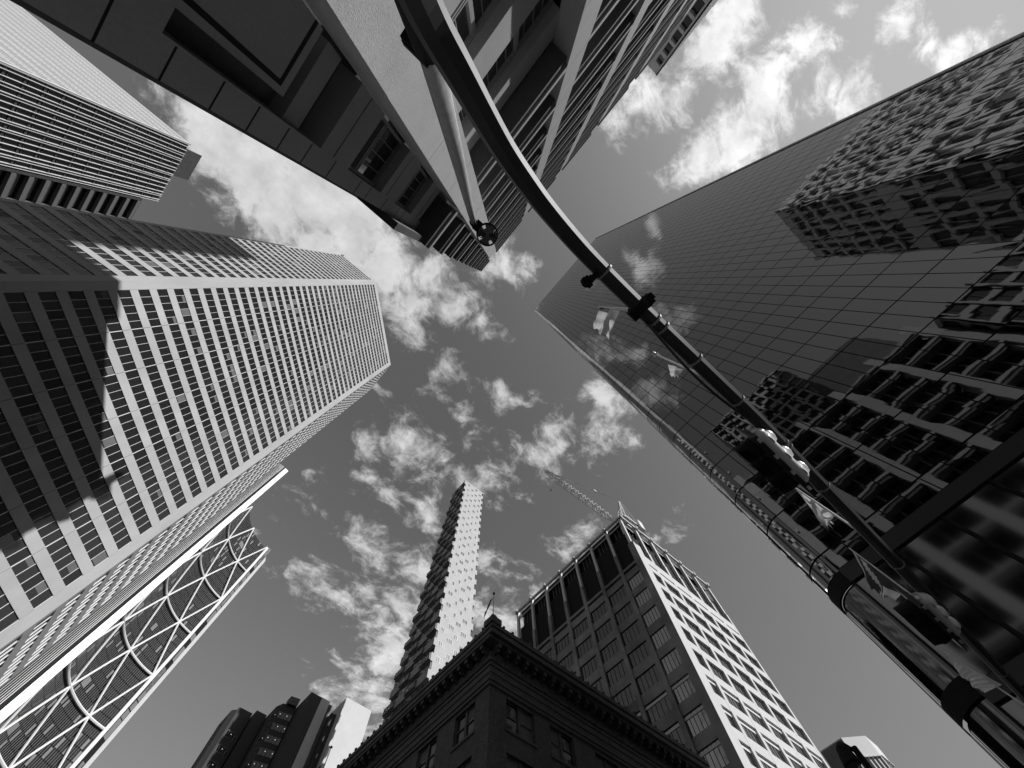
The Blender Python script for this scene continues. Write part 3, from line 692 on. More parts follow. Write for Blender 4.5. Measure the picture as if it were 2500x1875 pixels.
# ------------------------------------------------------------------ brick corner building with cornice
def cornice_building():
    t = thing('brick_building', 45, 50, 'dark brick corner building with a heavy bracketed cornice, bottom centre', 'building')
    X, Y = 24.9, 31.5; XE, YE = 62, 82
    wz = [(24.95, 27.6), (20.6, 23.1), (16.2, 18.7), (11.8, 14.3), (7.0, 10.0)]
    # window layout along each wall
    ru = [(27.15, 30.95), (33.2, 36.65), (40.0, 43.6), (46.8, 50.2), (53.2, 56.6)]
    lv = [(33.8, 37.1), (40.2, 43.6), (46.6, 50.0), (53.0, 56.4), (59.4, 62.8), (65.8, 69.2), (72.2, 75.6)]
    wall = MB(); wall.box(X + .45, XE, Y + .45, YE, G0, 33.0)
    def pierced(fn, spans, a0, a1):
        zs = sorted(wz); edges = [G0] + [z for w in zs for z in w] + [29.3]
        prev = G0
        for (z0, z1) in zs:
            fn(wall, a0, a1, prev, z0); 
            p = a0
            for (s0, s1) in spans: fn(wall, p, s0, z0, z1); p = s1
            fn(wall, p, a1, z0, z1); prev = z1
        fn(wall, a0, a1, prev, 29.3)
    pierced(lambda m, a, b, z0, z1: m.box(a, b, Y, Y + .45, z0, z1), ru, X, XE)
    pierced(lambda m, a, b, z0, z1: m.box(X, X + .45, a, b, z0, z1), lv, Y + .45, YE)
    wall.build('wall', 'dark_brick', t)
    def window(Fm, a, b, z0, z1):
        g = MB(); w = b - a; mid = (a + b) / 2
        Fm.box(g, a, b, -.40, -.34, z0, z1)
        for (p, q) in ((a, a + .12), (mid - .16, mid + .16), (b - .12, b)): Fm.box(g, p, q, -.34, -.2, z0, z1, 1)
        for (p, q) in ((a + .12, mid - .16), (mid + .16, b - .12)):
            Fm.box(g, p, q, -.34, -.24, (z0 + z1) / 2 - .05, (z0 + z1) / 2 + .05, 1)
            Fm.box(g, p, q, -.34, -.24, z1 - .1, z1, 1); Fm.box(g, p, q, -.34, -.24, z0, z0 + .08, 1)
            if random.random() < .7: Fm.rect(g, p, q, z0 + (z1 - z0) * random.choice((.1, .45, .6)), z1 - .1, -.335, 2)
        o = g.build('window', ['office_glass', 'dark_stone', 'blind'], t)
        s = MB(); Fm.box(s, a - .2, b + .2, 0, .12, z0 - .22, z0); s.build('sill', 'dark_stone', o)
    FR = Face(0, Y, 1, 0, 0, -1); FL = Face(X, 0, 0, 1, -1, 0)
    for (z0, z1) in wz:
        for a, b in ru: window(FR, a, b, z0, z1)
        for a, b in lv: window(FL, a, b, z0, z1)
    # mouldings, frieze, dentils, modillions, corona
    m = MB()
    for (z0, z1, pr) in ((28.0, 28.35, .18), (28.35, 28.6, .30), (29.3, 29.9, .10), (29.9, 30.2, .22)):
        m.box(X - pr, XE, Y - pr, YE, z0, z1)
    m.build('frieze', 'dark_stone', t)
    m = MB(); m.box(X - .12, XE, Y - .12, YE, 30.2, 31.55); m.build('frieze', 'dark_brick', t)
    dl = []
    k = X - .3
    d = MB()
    while k < XE: d.box(k, k + .16, Y - .36, Y - .12, 30.25, 30.6); k += .30
    k = Y - .3
    while k < YE: d.box(X - .36, X - .12, k, k + .16, 30.25, 30.6); k += .30
    d.build('dentil_course', 'dark_stone', t)
    m = MB(); m.box(X - 1.2, XE, Y - 1.2, YE, 31.95, 32.3); m.box(X - 1.3, XE, Y - 1.62, YE, 32.3, 32.75)
    m.box(X - 1.12, XE, Y - 1.5, YE, 32.75, 33.0)
    m.prism([(X - 1.3, Y - 1.7), (XE, Y - 1.7), (XE, YE), (X - 1.3, YE)], 33.0, 33.45)
    m.build('cornice', 'dark_stone', t)
    md = []
    k = X + .45
    while k < XE: b = MB(); b.box(k - .22, k + .22, Y - 1.1, Y - .12, 31.5, 31.94); b.box(k - .14, k + .14, Y - .8, Y - .12, 31.2, 31.5); md.append(b); k += 1.38
    k = Y + .45
    while k < YE: b = MB(); b.box(X - 1.1, X - .12, k - .22, k + .22, 31.5, 31.94); b.box(X - .8, X - .12, k - .14, k + .14, 31.2, 31.5); md.append(b); k += 1.38
    emit(t, 'cornice_bracket', md, 'slate_panel' if False else 'dark_stone')
    an = []
    k = X + .5
    while k < XE: b = MB(); b.tube([(k, Y - 1.62, 33.42), (k, Y - 1.62, 33.62), (k, Y - 1.62, 33.78)], [.13, .2, .06], 8); an.append(b); k += 1.38
    k = Y + .1
    while k < YE: b = MB(); b.tube([(X - 1.22, k, 33.42), (X - 1.22, k, 33.62), (X - 1.22, k, 33.78)], [.13, .2, .06], 8); an.append(b); k += 1.38
    emit(t, 'roof_ornament', an, 'dark_stone')
    m = MB(); cx, cy = X - .75, Y - 1.1
    m.prism([(cx - .75, cy - .75), (cx + .75, cy - .75), (cx + .75, cy + .75), (cx - .75, cy + .75)], 33.4, 34.1)
    m.hexa([(cx - .6, cy - .6, 34.1), (cx + .6, cy - .6, 34.1), (cx + .6, cy + .6, 34.1), (cx - .6, cy + .6, 34.1), (cx - .22, cy - .22, 34.9), (cx + .22, cy - .22, 34.9), (cx + .22, cy + .22, 34.9), (cx - .22, cy + .22, 34.9)])
    m.build('corner_finial', 'dark_stone', t)
cornice_building()

def cloth(mb, origin, du, dn, w, h, nx=14, ny=10, amp=.12, waves=2.2, droop=0.25, mi=0, seed=0, tip=1.0, bands=None):
    """a rippling flag: origin at the hoist top, du along the fly, dn down"""
    rr = random.Random(seed); ph = rr.random() * 6; O = Vector(origin); du = Vector(du).normalized(); dn = Vector(dn).normalized(); no = du.cross(dn).normalized()
    idx = {}
    for i in range(nx + 1):
        for j in range(ny + 1):
            s = i / nx; q = j / ny
            p = O + du * (w * s) + dn * (h * (q * (1 - (1 - tip) * s) + (1 - tip) * .5 * s)) + Vector((0, 0, -1)) * (droop * w * s * s)
            p += no * (amp * w * math.sin(s * waves * 6.28 + ph + q * 1.6) * (.25 + s)) + no * (.03 * w * math.sin(s * 17 + q * 5))
            idx[i, j] = len(mb.v); mb.v.append(tuple(p))
    for i in range(nx):
        for j in range(ny):
            mm = mi
            if bands: mm = bands(i / nx, j / ny)
            mb.f.append((idx[i, j], idx[i + 1, j], idx[i + 1, j + 1], idx[i, j + 1])); mb.m.append(mm)
def roof_flags():
    t = thing('flagpole', 24.3, 30.6, 'flagpole with ball and hanging dark flag on the cornice corner', 'flagpole', z=33.4 + EYE)
    m = MB(); m.tube([(24.55, 30.9, 33.4), (24.55, 30.9, 38.6)], [.06, .035], 8); m.build('pole', 'pipe_grey', t)
    m = MB(); m.tube([(24.55, 30.9, 38.5), (24.55, 30.9, 38.6), (24.55, 30.9, 38.72), (24.55, 30.9, 38.84), (24.55, 30.9, 38.9)], [.04, .12, .16, .12, .03], 10); m.build('ball', 'black', t)
    m = MB(); cloth(m, (24.50, 30.9, 38.2), (-.2, .35, -1.0), (-.25, .3, -.5), 2.3, .75, amp=.05, droop=.05, seed=2, tip=.7)
    f = m.build('flag', 'flag_dark', t, smooth=True)
    t = thing('flagpole', 23.8, 67.4, 'small flagpole with drooping flag, in front of the bright slab, lower left', 'flagpole', z=33.4 + EYE)
    m = MB(); m.tube([(23.75, 67.4, 33.4), (23.75, 67.4, 38.0)], [.08, .05], 8); m.build('pole', 'black', t)
    m = MB(); m.tube([(23.75, 67.4, 37.9), (23.75, 67.4, 38.05), (23.75, 67.4, 38.25)], [.05, .22, .06], 8); m.build('ball', 'black', t)
    m = MB(); cloth(m, (23.7, 67.4, 36.3), (-.3, .35, -.9), (-.35, .5, -.4), 2.0, .8, amp=.08, droop=.05, seed=4, tip=.6); m.build('flag', 'flag_dark', t, smooth=True)
roof_flags()

# ------------------------------------------------------------------ concrete grid tower under the crane
def crane_tower():
    H = 100.0; X, Y = 74.6, 30.6; nl, bl = 7, 7.15; nr, br = 6, 7.05; XE = X + nr * br + .8; YE = Y + nl * bl + .2; MB0 = 82.4
    t = thing('concrete_tower', 95, 55, 'concrete grid tower with dark open top storeys and one bright side, bottom centre right', 'building')
    m = MB(); m.box(X + 1.1, XE - .5, Y + 1.1, YE - .5, G0, H - 6); m.build('core_wall', 'black', t)
    FL = Face(X, Y, 0, 1, -1, 0); FR = Face(X, Y, 1, 0, 0, -1)
    cols = []
    for F, n, b, mt in ((FL, nl, bl, 'shaded_concrete'), (FR, nr, br, 'bright_concrete')):
        for k in range(n + 1):
            c = MB(); a = k * b; w = .56 if k else 1.0
            if k == 0 and F is FR: continue
            a0, a1 = (0, 1.9) if k == 0 else (a - w, a + w)
            F.box(c, a0, a1, -1.1, 0, G0, 88.5)
            F.box(c, (a0 + a1) / 2 - .42, (a0 + a1) / 2 + .42, -.95, -.12, 88.5, H, 1)
            c.build('column', [mt, 'white_panel'], t)
        if F is FR:
            c = MB(); F.box(c, 1.92, 3.2, -1.1, 0, G0, 88.4); F.box(c, .0, 1.92, -.0, .03, G0, 88.0); c.build('column', 'bright_concrete', t)
    # floors
    zt = 79.2; k = 0; wins = []; winr = []
    while zt > 3:
        for F, n, b, mt in ((FL, nl, bl, 'shaded_concrete'), (FR, nr, br, 'bright_concrete')):
            c = MB(); F.box(c, .3, n * b - .3, -1.0, -.34 if F is FL else -.03, zt, zt + (1.95 if F is FL else 1.9))
            c.build('beam', mt, t)
            for q in range(n):
                g = MB(); a = q * b + .58; e = (q + 1) * b - .58
                if q == 0: a = q * b + (1.95 if F is FL else 3.2)
                if k > 5 and False: pass
                o_ = .0 if F is FL else 0
                o_ = -.60 if F is FL else -.5; F.box(g, a, e, -.95, o_, zt - 3.38, zt, 3 if (F is FL and q == 0) else 0)  # column next to the corner gets paler glass to imitate bright cloud reflections
                for s in range(1, 5):
                    x = a + (e - a) * s / 5; F.box(g, x - .045, x + .045, o_, o_ + .06, zt - 3.38, zt, 1)
                if k >= 5: F.box(g, a, e, -.95, o_ + .12, zt - .75, zt - .3, 2)
                (wins if F is FL else winr).append(g)
        zt -= 5.28; k += 1
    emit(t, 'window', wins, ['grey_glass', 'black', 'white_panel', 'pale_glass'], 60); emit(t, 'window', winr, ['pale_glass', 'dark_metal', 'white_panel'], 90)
    c = MB(); FL.box(c, .2, nl * bl, -1.05, -.1, 81.75, 82.5); c.build('beam', 'shaded_concrete', t)
    c = MB(); FR.box(c, .2, nr * br, -1.05, -.03, 81.75, 84.6); c.build('beam', 'bright_concrete', t)
    c = MB(); FL.box(c, .2, bl * nl, -.98, -.1, 78.9 + 2.9, 80); c = None
    # open top storeys behind a dark screen with thin bars
    lv = []
    for F, n, b in ((FL, nl, bl), (FR, nr, br)):
        for q in range(n):
            g = MB(); a = q * b + .9; e = (q + 1) * b - .9
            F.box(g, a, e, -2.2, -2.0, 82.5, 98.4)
            for s in range(1, 4): x = a + (e - a) * s / 4; F.box(g, x - .035, x + .035, -1.2, -1.15, 83, 98 if F is FL else 96, 1)
            for z in (86.4, 87.6, 91.2, 92.3): F.box(g, a, e, -1.2, -1.15, z - .03, z + .03, 1)
            lv.append(g)
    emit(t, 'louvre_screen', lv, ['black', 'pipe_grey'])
    # roof frame
    m = MB(); FL.box(m, -.3, nl * bl + .5, -.3, .25, 99.3, 100.0); FR.box(m, -.0, nr * br + .8, -.3, .25, 99.3, 100.0)
    FL.box(m, .5, nl * bl, -1.2, -1.0, 98.0, 98.4); FR.box(m, .5, nr * br, -1.2, -1.0, 98.0, 98.4)
    m.build('roof_frame', 'bright_concrete', t)
    for k in range(1, nl + 1):
        m = MB(); c = FL.p(k * bl, .1, 100.1); m.tube([(c[0], c[1], 99.1), (c[0], c[1], 99.9), (c[0], c[1], 100.7)], [.55, .7, .3], 8); m.build('roof_cap', 'bright_concrete', t)
    for k in range(1, nr + 1):
        m = MB(); c = FR.p(k * br, .1, 100.1); m.tube([(c[0], c[1], 99.1), (c[0], c[1], 99.9), (c[0], c[1], 100.7)], [.55, .7, .3], 8); m.build('roof_cap', 'bright_concrete', t)
    m = MB()
    for k in range(nl):
        for s in (0, 1):
            p = FL.p(k * bl + .6, -1.5, 98.4); q = FL.p((k + 1) * bl - .6, -6, 98.4)
    m.box(X + 1.25, XE - 1, Y + 1.25, YE - 1, 98.45, 99.9); m.build('roof_slab', 'black', t)
crane_tower()

def crane():
    t = thing('tower_crane', 79, 33, 'white lattice luffing crane on the roof of the concrete tower', 'crane', z=100 + EYE)
    def lattice(m, A, B, w, n, r, taper=1.0):
        A = Vector(A); B = Vector(B); d = (B - A).normalized(); s = d.cross(Vector((0, 0, 1))).normalized(); u = s.cross(d).normalized()
        rows = []
        for i in range(n + 1):
            q = i / n; ww = w * (1 if .12 < q < .8 else (q / .12 * .6 + .4 if q <= .12 else 1 - (q - .8) / .2 * .6)) if taper < 1 else w
            c = A + (B - A) * q; rows.append([c + s * ww / 2 - u * ww / 2, c - s * ww / 2 - u * ww / 2, c + u * ww / 2 + s * ww / 2, c + u * ww / 2 - s * ww / 2])
        for i in range(n):
            for k in range(4): m.bar(rows[i][k], rows[i + 1][k], r)
            a, b = rows[i], rows[i + 1]
            for (p, q) in ((0, 1), (1, 3), (3, 2), (2, 0)):
                m.bar(a[p], a[q], r * .7)
                m.bar(a[p], b[q], r * .55) if i % 2 else m.bar(a[q], b[p], r * .55)
    m = MB(); lattice(m, (78.6, 34.9, 105.5), (61.6, 46.3, 135.4), 1.9, 20, .15, .5); m.build('jib', 'white_metal', t)
    m = MB(); lattice(m, (79.6, 33.4, 96), (79.6, 33.4, 104), 2.0, 4, .18); m.build('mast', 'white_metal', t)
    m = MB()
    top = (80.0, 30.6, 113.2)
    for b in ((78.8, 33.9, 104), (78.8, 31.6, 104), (80.9, 31.4, 104), (80.9, 33.7, 104)): m.bar(b, (top[0] + (b[0] - top[0]) * .12, top[1] + (b[1] - top[1]) * .12, top[2]), .2)
    for q in (.2, .4, .6, .8):
        c = [(b[0] + (top[0] - b[0]) * q * .88, b[1] + (top[1] - b[1]) * q * .88, 104 + 9.2 * q) for b in ((78.8, 33.9), (78.8, 31.6), (80.9, 31.4), (80.9, 33.7))]
        for k in range(4): m.bar(c[k], c[(k + 1) % 4], .1); 
    m.build('a_frame', 'white_metal', t)
    m = MB(); m.box(79, 85.5, 30.4, 31.0, 103.6, 104.2); m.box(79, 85.5, 32.4, 33.0, 103.6, 104.2); m.box(78.2, 81.4, 30.6, 34.6, 103.4, 104.0); m.build('counter_jib', 'white_metal', t)
    m = MB(); m.box(84.4, 86.6, 29.6, 31.4, 102.0, 105.9); m.box(84.2, 86.7, 31.5, 33.5, 101.8, 104.9); m.build('counterweight', 'white_panel', t)
    m = MB(); j = Vector((61.6, 46.3, 135.4)); T = Vector(top); k = T + (j - T) * .30
    for o in (-.25, .25): m.bar(T + Vector((o, 0, 0)), k + Vector((o, 0, 0)), .05); m.bar(k + Vector((o * 1.5, 0, 0)), j + Vector((o * 2, 0, 0)), .06); m.bar(T + Vector((0, o, 0)), (85.3, 31 + o * 2, 105.5), .05)
    m.box(k.x - .6, k.x + .6, k.y - .35, k.y + .35, k.z - .35, k.z + .35)
    m.build('pendant_line', 'white_metal', t)
    m = MB(); m.bar((62.2, 46.0, 135), (62.2, 46.0, 122.5), .02); m.box(61.9, 62.5, 45.7, 46.3, 120.9, 122.3); m.build('hook_block', 'white_metal', t)
crane()

# ------------------------------------------------------------------ slim pixelated tower
def slim_tower():
    H = 222.0; X, Y = 64.8, 117.0; XR = 80.6
    t = thing('slim_tower', 74, 130, 'slim white tower of stepped boxes with scattered small windows, bottom centre', 'building')
    tiers = []; z = 30.0
    core = MB()
    body = MB(); wins = []; boxes = []; sidew = []
    fl = 2.975; k = 0
    zz = 222.0; n = int((H - 20) / fl)
    for i in range(n):
        z1 = H - i * fl; z0 = z1 - fl; q = i / n
        # the plan grows deeper towards the street
        depth = 131.0 - 117 + 14 * min(1, q * 1.35)
        xr = XR + 4.2 * max(0, q - .1)
        # walls of this storey; every second storey juts out at the left corner and is cut back at the right
        jut = (i % 2 == 0)
        xl = X - (.0 if jut else -1.0); xrr = xr - (.0 if not jut else 1.1) 
        b = MB(); b.box(xl + .0, xrr, Y, Y + depth, z0, z1 - .002); boxes.append(b)
        # left flank boxes
        nb = 4; w = depth / nb
        for j in range(nb):
            y0 = Y + .2 + j * w
            if (i // 2 + j) % 2 == 0:
                c = MB(); c.box(xl - .6, xl - .002, y0, y0 + w - .3, z0 + .35, z1 - .35); c.box(xl - .63, xl - .6, y0 + .4, y0 + w - .7, z0 + .8, z1 - .8, 1); sidew.append(c)
            elif i % 2:
                c = MB(); c.box(xl - .04, xl - .002, y0 + .2, y0 + w - .5, z0 + .6, z1 - .5, 1); sidew.append(c)
        # front windows, chequered, wider towards the foot
        nc = 5; p = 3.15
        ww = .85 + 1.15 * max(0, q - .12)
        for c in range(nc):
            if (i + c) % 2: continue
            u = X + 3.5 + (c - .0) * p - (0 if not i % 2 else 0)
            if u + ww > xrr - .4: 
                if jut: continue
            g = MB(); a, e = u - ww, min(u + ww, xrr - .2); 
            if e - a < .8: continue
            zc0, zc1 = z0 + .62, z1 - .62
            g.box(a - .09, e + .09, Y - .07, Y - .002, zc0 - .09, zc0); g.box(a - .09, e + .09, Y - .07, Y - .002, zc1, zc1 + .09)
            g.box(a - .09, a, Y - .07, Y - .002, zc0, zc1); g.box(e, e + .09, Y - .07, Y - .002, zc0, zc1)
            g.box(a, e, Y - .02, Y - .004, zc0, zc1, 1)
            nm = 2 if ww < 1.3 else 3
            for s in range(1, nm): x = a + (e - a) * s / nm; g.box(x - .05, x + .05, Y - .05, Y - .02, zc0, zc1, 0)
            if random.random() < .45: x = a + (e - a) * random.choice((0, .5)); g.box(x + .1, x + (e - a) * .5 - .1, Y - .03, Y - .02, zc0 + .1, zc1 - .1, 2)
            wins.append(g)
    emit(t, 'storey_wall', boxes, 'tower_panel', 70)
    emit(t, 'side_box', sidew, ['slate_panel', 'grey_glass'], 100)
    emit(t, 'window', wins, ['white_metal', 'pale_glass', 'tower_panel'], 100)
    m = MB(); m.box(X + 2, XR - 2, Y + 2, 140, G0, 20); m.box(X - .1, XR + .1, Y - .05, 131.5, H, H + 1.2); m.build('parapet', 'tower_panel', t)
slim_tower()

# ------------------------------------------------------------------ stepped tower (bottom left)
def stepped_tower():
    H = 124.0
    t = thing('stepped_tower', 50, 215, 'dark stepped tower with pale concrete shafts, behind the cornice, bottom left', 'building')
    s = H
    def b(u0, u1, v, depth, h, name, mt):
        m = MB(); m.box(u0 * s, u1 * s, v * s, v * s + depth, G0, h); return m.build(name, mt, t)
    m = MB(); m.box(.2273 * s + 2.0, .2972 * s, 1.800 * s, 1.800 * s + 14, G0, H)
    m.prism([(.2273 * s, 1.8 * s + 2.2), (.2273 * s + 2.0, 1.8 * s), (.2273 * s + 2.0, 1.8 * s + 14), (.2273 * s, 1.8 * s + 14)], G0, H - 1); m.build('wing', 'brown_cladding_and_shade', t)
    b(.3014, .3431, 1.775, 16, H, 'wing', 'brown_cladding_and_shade')
    b(.2972, .3014, 1.83, 10, H - 3, 'wing', 'black')
    m = MB(); m.prism([(.3464 * s, 1.7139 * s), (.3579 * s, 1.683 * s), (.4071 * s, 1.6731 * s), (.4071 * s, 1.6731 * s + 26), (.3464 * s, 1.6731 * s + 26)], G0, H); m.build('wing', 'brown_cladding_and_shade', t)
    m = MB(); m.prism([(.370 * s, 1.672 * s), (.405 * s, 1.665 * s), (.405 * s, 1.69 * s), (.370 * s, 1.70 * s)], H, H + 3); m.build('roof_screen', 'dark_stone', t)
    b(.4104, .4560, 1.5815, 24, H + 1.0, 'shaft', 'brown_cladding_and_shade'); b(.4562, .4907, 1.5810, 24, H + 1.0, 'shaft', 'bright_concrete')  # one shaft in two tones: the dark left part paints the shadow across it
    b(.492, .5036, 1.5815, 20, H, 'shaft', 'dark_stone')
    b(.505, .5255, 1.56, 24, H - 4, 'shaft', 'brown_cladding_and_shade')
    b(.5259, .6366, 1.5230, 20, H + 1, 'shaft', 'bright_concrete')
    wins = []
    F = Face(.2273 * s + 2.0, 1.8 * s, 1, 0, 0, -1)
    def w(F, a, e, z0, z1, n, lamp=True):
        g = MB(); F.box(g, a, e, .0, .06, z0, z1)
        for k in range(n + 1): x = a + (e - a) * k / n; F.box(g, x - .06, x + .06, .06, .16, z0, z1, 1)
        F.box(g, a, e, .06, .12, z0 - .08, z0 + .04, 1); F.box(g, a, e, .06, .12, z1 - .04, z1 + .08, 1)
        if lamp: q = a + (e - a) * .6; F.box(g, q - .14, q + .14, .06, .12, z1 - 1.0, z1 - .72, 2)
        wins.append(g)
    z = H - 8.6
    while z > 60: w(F, .9, 4.6, z - 2.2, z, 4); w(F, 5.0, 6.0, z - 3.0, z - 1.0, 1, False); z -= 5.2
    F2 = Face(.3579 * s, 1.683 * s, .0492 * s, -.0099 * s, -.0099, -.0492); L2 = math.hypot(.0492 * s, .0099 * s)
    F3 = Face(.3464 * s, 1.7139 * s, .0115 * s, -.0309 * s, -.0309, -.0115); L3 = math.hypot(.0115 * s, .0309 * s)
    z = H - 3.2; k = 0
    while z > 60:
        for q in range(4): w(F2, .15 + q * L2 / 4, (q + 1) * L2 / 4 - .1, z - 2.3, z, 1 + (q + k) % 2, (q + k) % 2 == 0)
        w(F3, .2, L3 - .2, z - 2.3, z, 3, k % 2 == 0); z -= 4.4; k += 1
    emit(t, 'window', wins, ['dark_glass', 'slate_panel', 'lamp_glow'], 100)
m = bpy.data.materials.new('lamp_glow'); m.use_nodes = True; MATS['lamp_glow'] = m
bb = m.node_tree.nodes['Principled BSDF']; bb.inputs['Emission Color'].default_value = (1, 1, 1, 1); bb.inputs['Emission Strength'].default_value = .7; bb.inputs['Base Color'].default_value = (.4, .4, .4, 1)
stepped_tower()

# ------------------------------------------------------------------ octagonal block (bottom right)
def octagon_block():
    H = 75.0; s = H
    t = thing('chamfered_block', 172, 38, 'small pale block with a cut corner at the bottom right', 'building')
    P = [(2.166 * s, .5588 * s), (2.166 * s, .4571 * s), (2.2338 * s, .3883 * s), (2.3256 * s, .3913 * s), (2.44 * s, .47 * s), (2.44 * s, .5588 * s)]
    m = MB(); m.prism(P, G0, H); m.build('wall', 'white_panel', t)
    F = Face(2.166 * s, .5588 * s, 0, -1, -1, 0); m = MB(); F.box(m, 0, (.5588 - .4571) * s, 0, .3, G0, H - .4); m.build('dark_side_sheet', 'slate_panel', t)  # this one side carries a darker sheet than the other walls
    wins = []
    F = Face(P[1][0], P[1][1], P[2][0] - P[1][0], P[2][1] - P[1][1], -1, -1); L_ = math.dist(P[1], P[2])
    F2 = Face(P[2][0], P[2][1], P[3][0] - P[2][0], P[3][1] - P[2][1], 0, -1); L2 = math.dist(P[2], P[3])
    for FF, LL in ((F, L_), (F2, L2)):
        z = H - 5.0
        while z > 40:
            n = 6
            for k in range(n):
                g = MB(); a = LL * k / n + .25; FF.box(g, a, LL * (k + 1) / n - .25, .0, .05, z - 2.6, z); FF.box(g, a - .1, LL * (k + 1) / n - .15, .0, .4, z, z + .3, 1); wins.append(g)
            z -= 4.0
    emit(t, 'window', wins, ['office_glass', 'white_panel'], 60)
octagon_block()

# ------------------------------------------------------------------ traffic signal mast with flags
ARM = [(-2.02, -1.07, G0), (-1.98, -1.07, 1.2), (-1.86, -1.07, 2.3), (-1.70, -1.07, 3.22), (-1.42, -1.06, 3.72), (-.97, -1.06, 4.49), (-.55, -1.06, 4.93), (-.19, -1.06, 5.2), (.35, -1.06, 5.45), (.885, -1.06, 5.58), (1.89, -1.06, 5.64), (3.4, -1.07, 5.65), (5.1, -1.07, 5.66), (8.7, -1.0, 5.8), (12.2, -.92, 5.92), (17.2, -.80, 6.1)]
def arm_at(x):
    for a, b in zip(ARM[:-1], ARM[1:]):
        if b[0] >= x > a[0] and a[2] > 4: q = (x - a[0]) / (b[0] - a[0]); return tuple(a[i] + (b[i] - a[i]) * q for i in range(3))
    return ARM[-1]
def smooth_path(P, n=5):
    out = []
    for i in range(len(P) - 1):
        p0 = P[max(i - 1, 0)]; p1 = P[i]; p2 = P[i + 1]; p3 = P[min(i + 2, len(P) - 1)]
        for k in range(n):
            s = k / n
            out.append(tuple(.5 * ((2 * p1[j]) + (-p0[j] + p2[j]) * s + (2 * p0[j] - 5 * p1[j] + 4 * p2[j] - p3[j]) * s * s + (-p0[j] + 3 * p1[j] - 3 * p2[j] + p3[j]) * s ** 3) for j in range(3)))
    out.append(P[-1]); return out
def mast():
    t = thing('signal_mast', -2.0, -1.07, 'black curved signal mast arm sweeping over the whole picture', 'signal mast')
    path = smooth_path(ARM); m = MB(); n = len(path)
    m.tube(path, [.150 - .042 * min(1, i / (n - 1) * 1.0) for i in range(n)], 8, phase=math.pi / 8); m.build('mast_arm', 'arm_paint', t)
    # clamps, camera, conduit
    def ring(x, r, w):
        c = arm_at(x); d = arm_at(x + w); g = MB(); g.tube([c, d], r, 16); return g
    g = ring(1.72, .158, .13); c = arm_at(1.80)
    g.box(c[0] - .06, c[0] + .10, c[1] - .22, c[1] - .08, c[2] - .07, c[2] + .05); g.box(c[0] - .04, c[0] + .06, c[1] - .26, c[1] - .20, c[2] - .05, c[2] + .02); g.box(c[0] - .07, c[0] + .10, c[1] + .08, c[1] + .19, c[2] - .06, c[2] + .06)
    g.build('clamp', 'black', t)
    for x in (1.0, 2.1, 2.28, 3.05, 4.1, 5.3, 5.42, 6.6, 9.3, 11.2, 14.0): ring(x, .146 - .0026 * x, .03).build('clamp', 'pipe_grey', t)
    c = arm_at(.95); g = MB(); g.box(c[0] - .05, c[0] + .03, c[1] + .1, c[1] + .24, c[2] - .1, c[2] - .02)
    g.tube([(c[0] - .03, c[1] + .18, c[2] - .10), (c[0] - .05, c[1] + .28, c[2] - .12), (c[0] - .06, c[1] + .30, c[2] - .14)], [.05, .05, .085], 10)
    g.tube([(c[0] - .12, c[1] + .27, c[2] - .1), (c[0] + .05, c[1] + .29, c[2] - .12)], [.07, .04], 8); g.build('detector', 'black', t)
    g = MB(); P = []
    for k in range(30):
        x = 2.0 + k * .085; a = arm_at(x); P.append((x, a[1] + .10 + .11 * math.sin(math.pi * k / 29), a[2] - .10 - .13 * math.sin(math.pi * k / 29)))
    g.tube(P, .022, 6); g.build('cable', 'dark_metal', t, smooth=True)
    return t
mast()
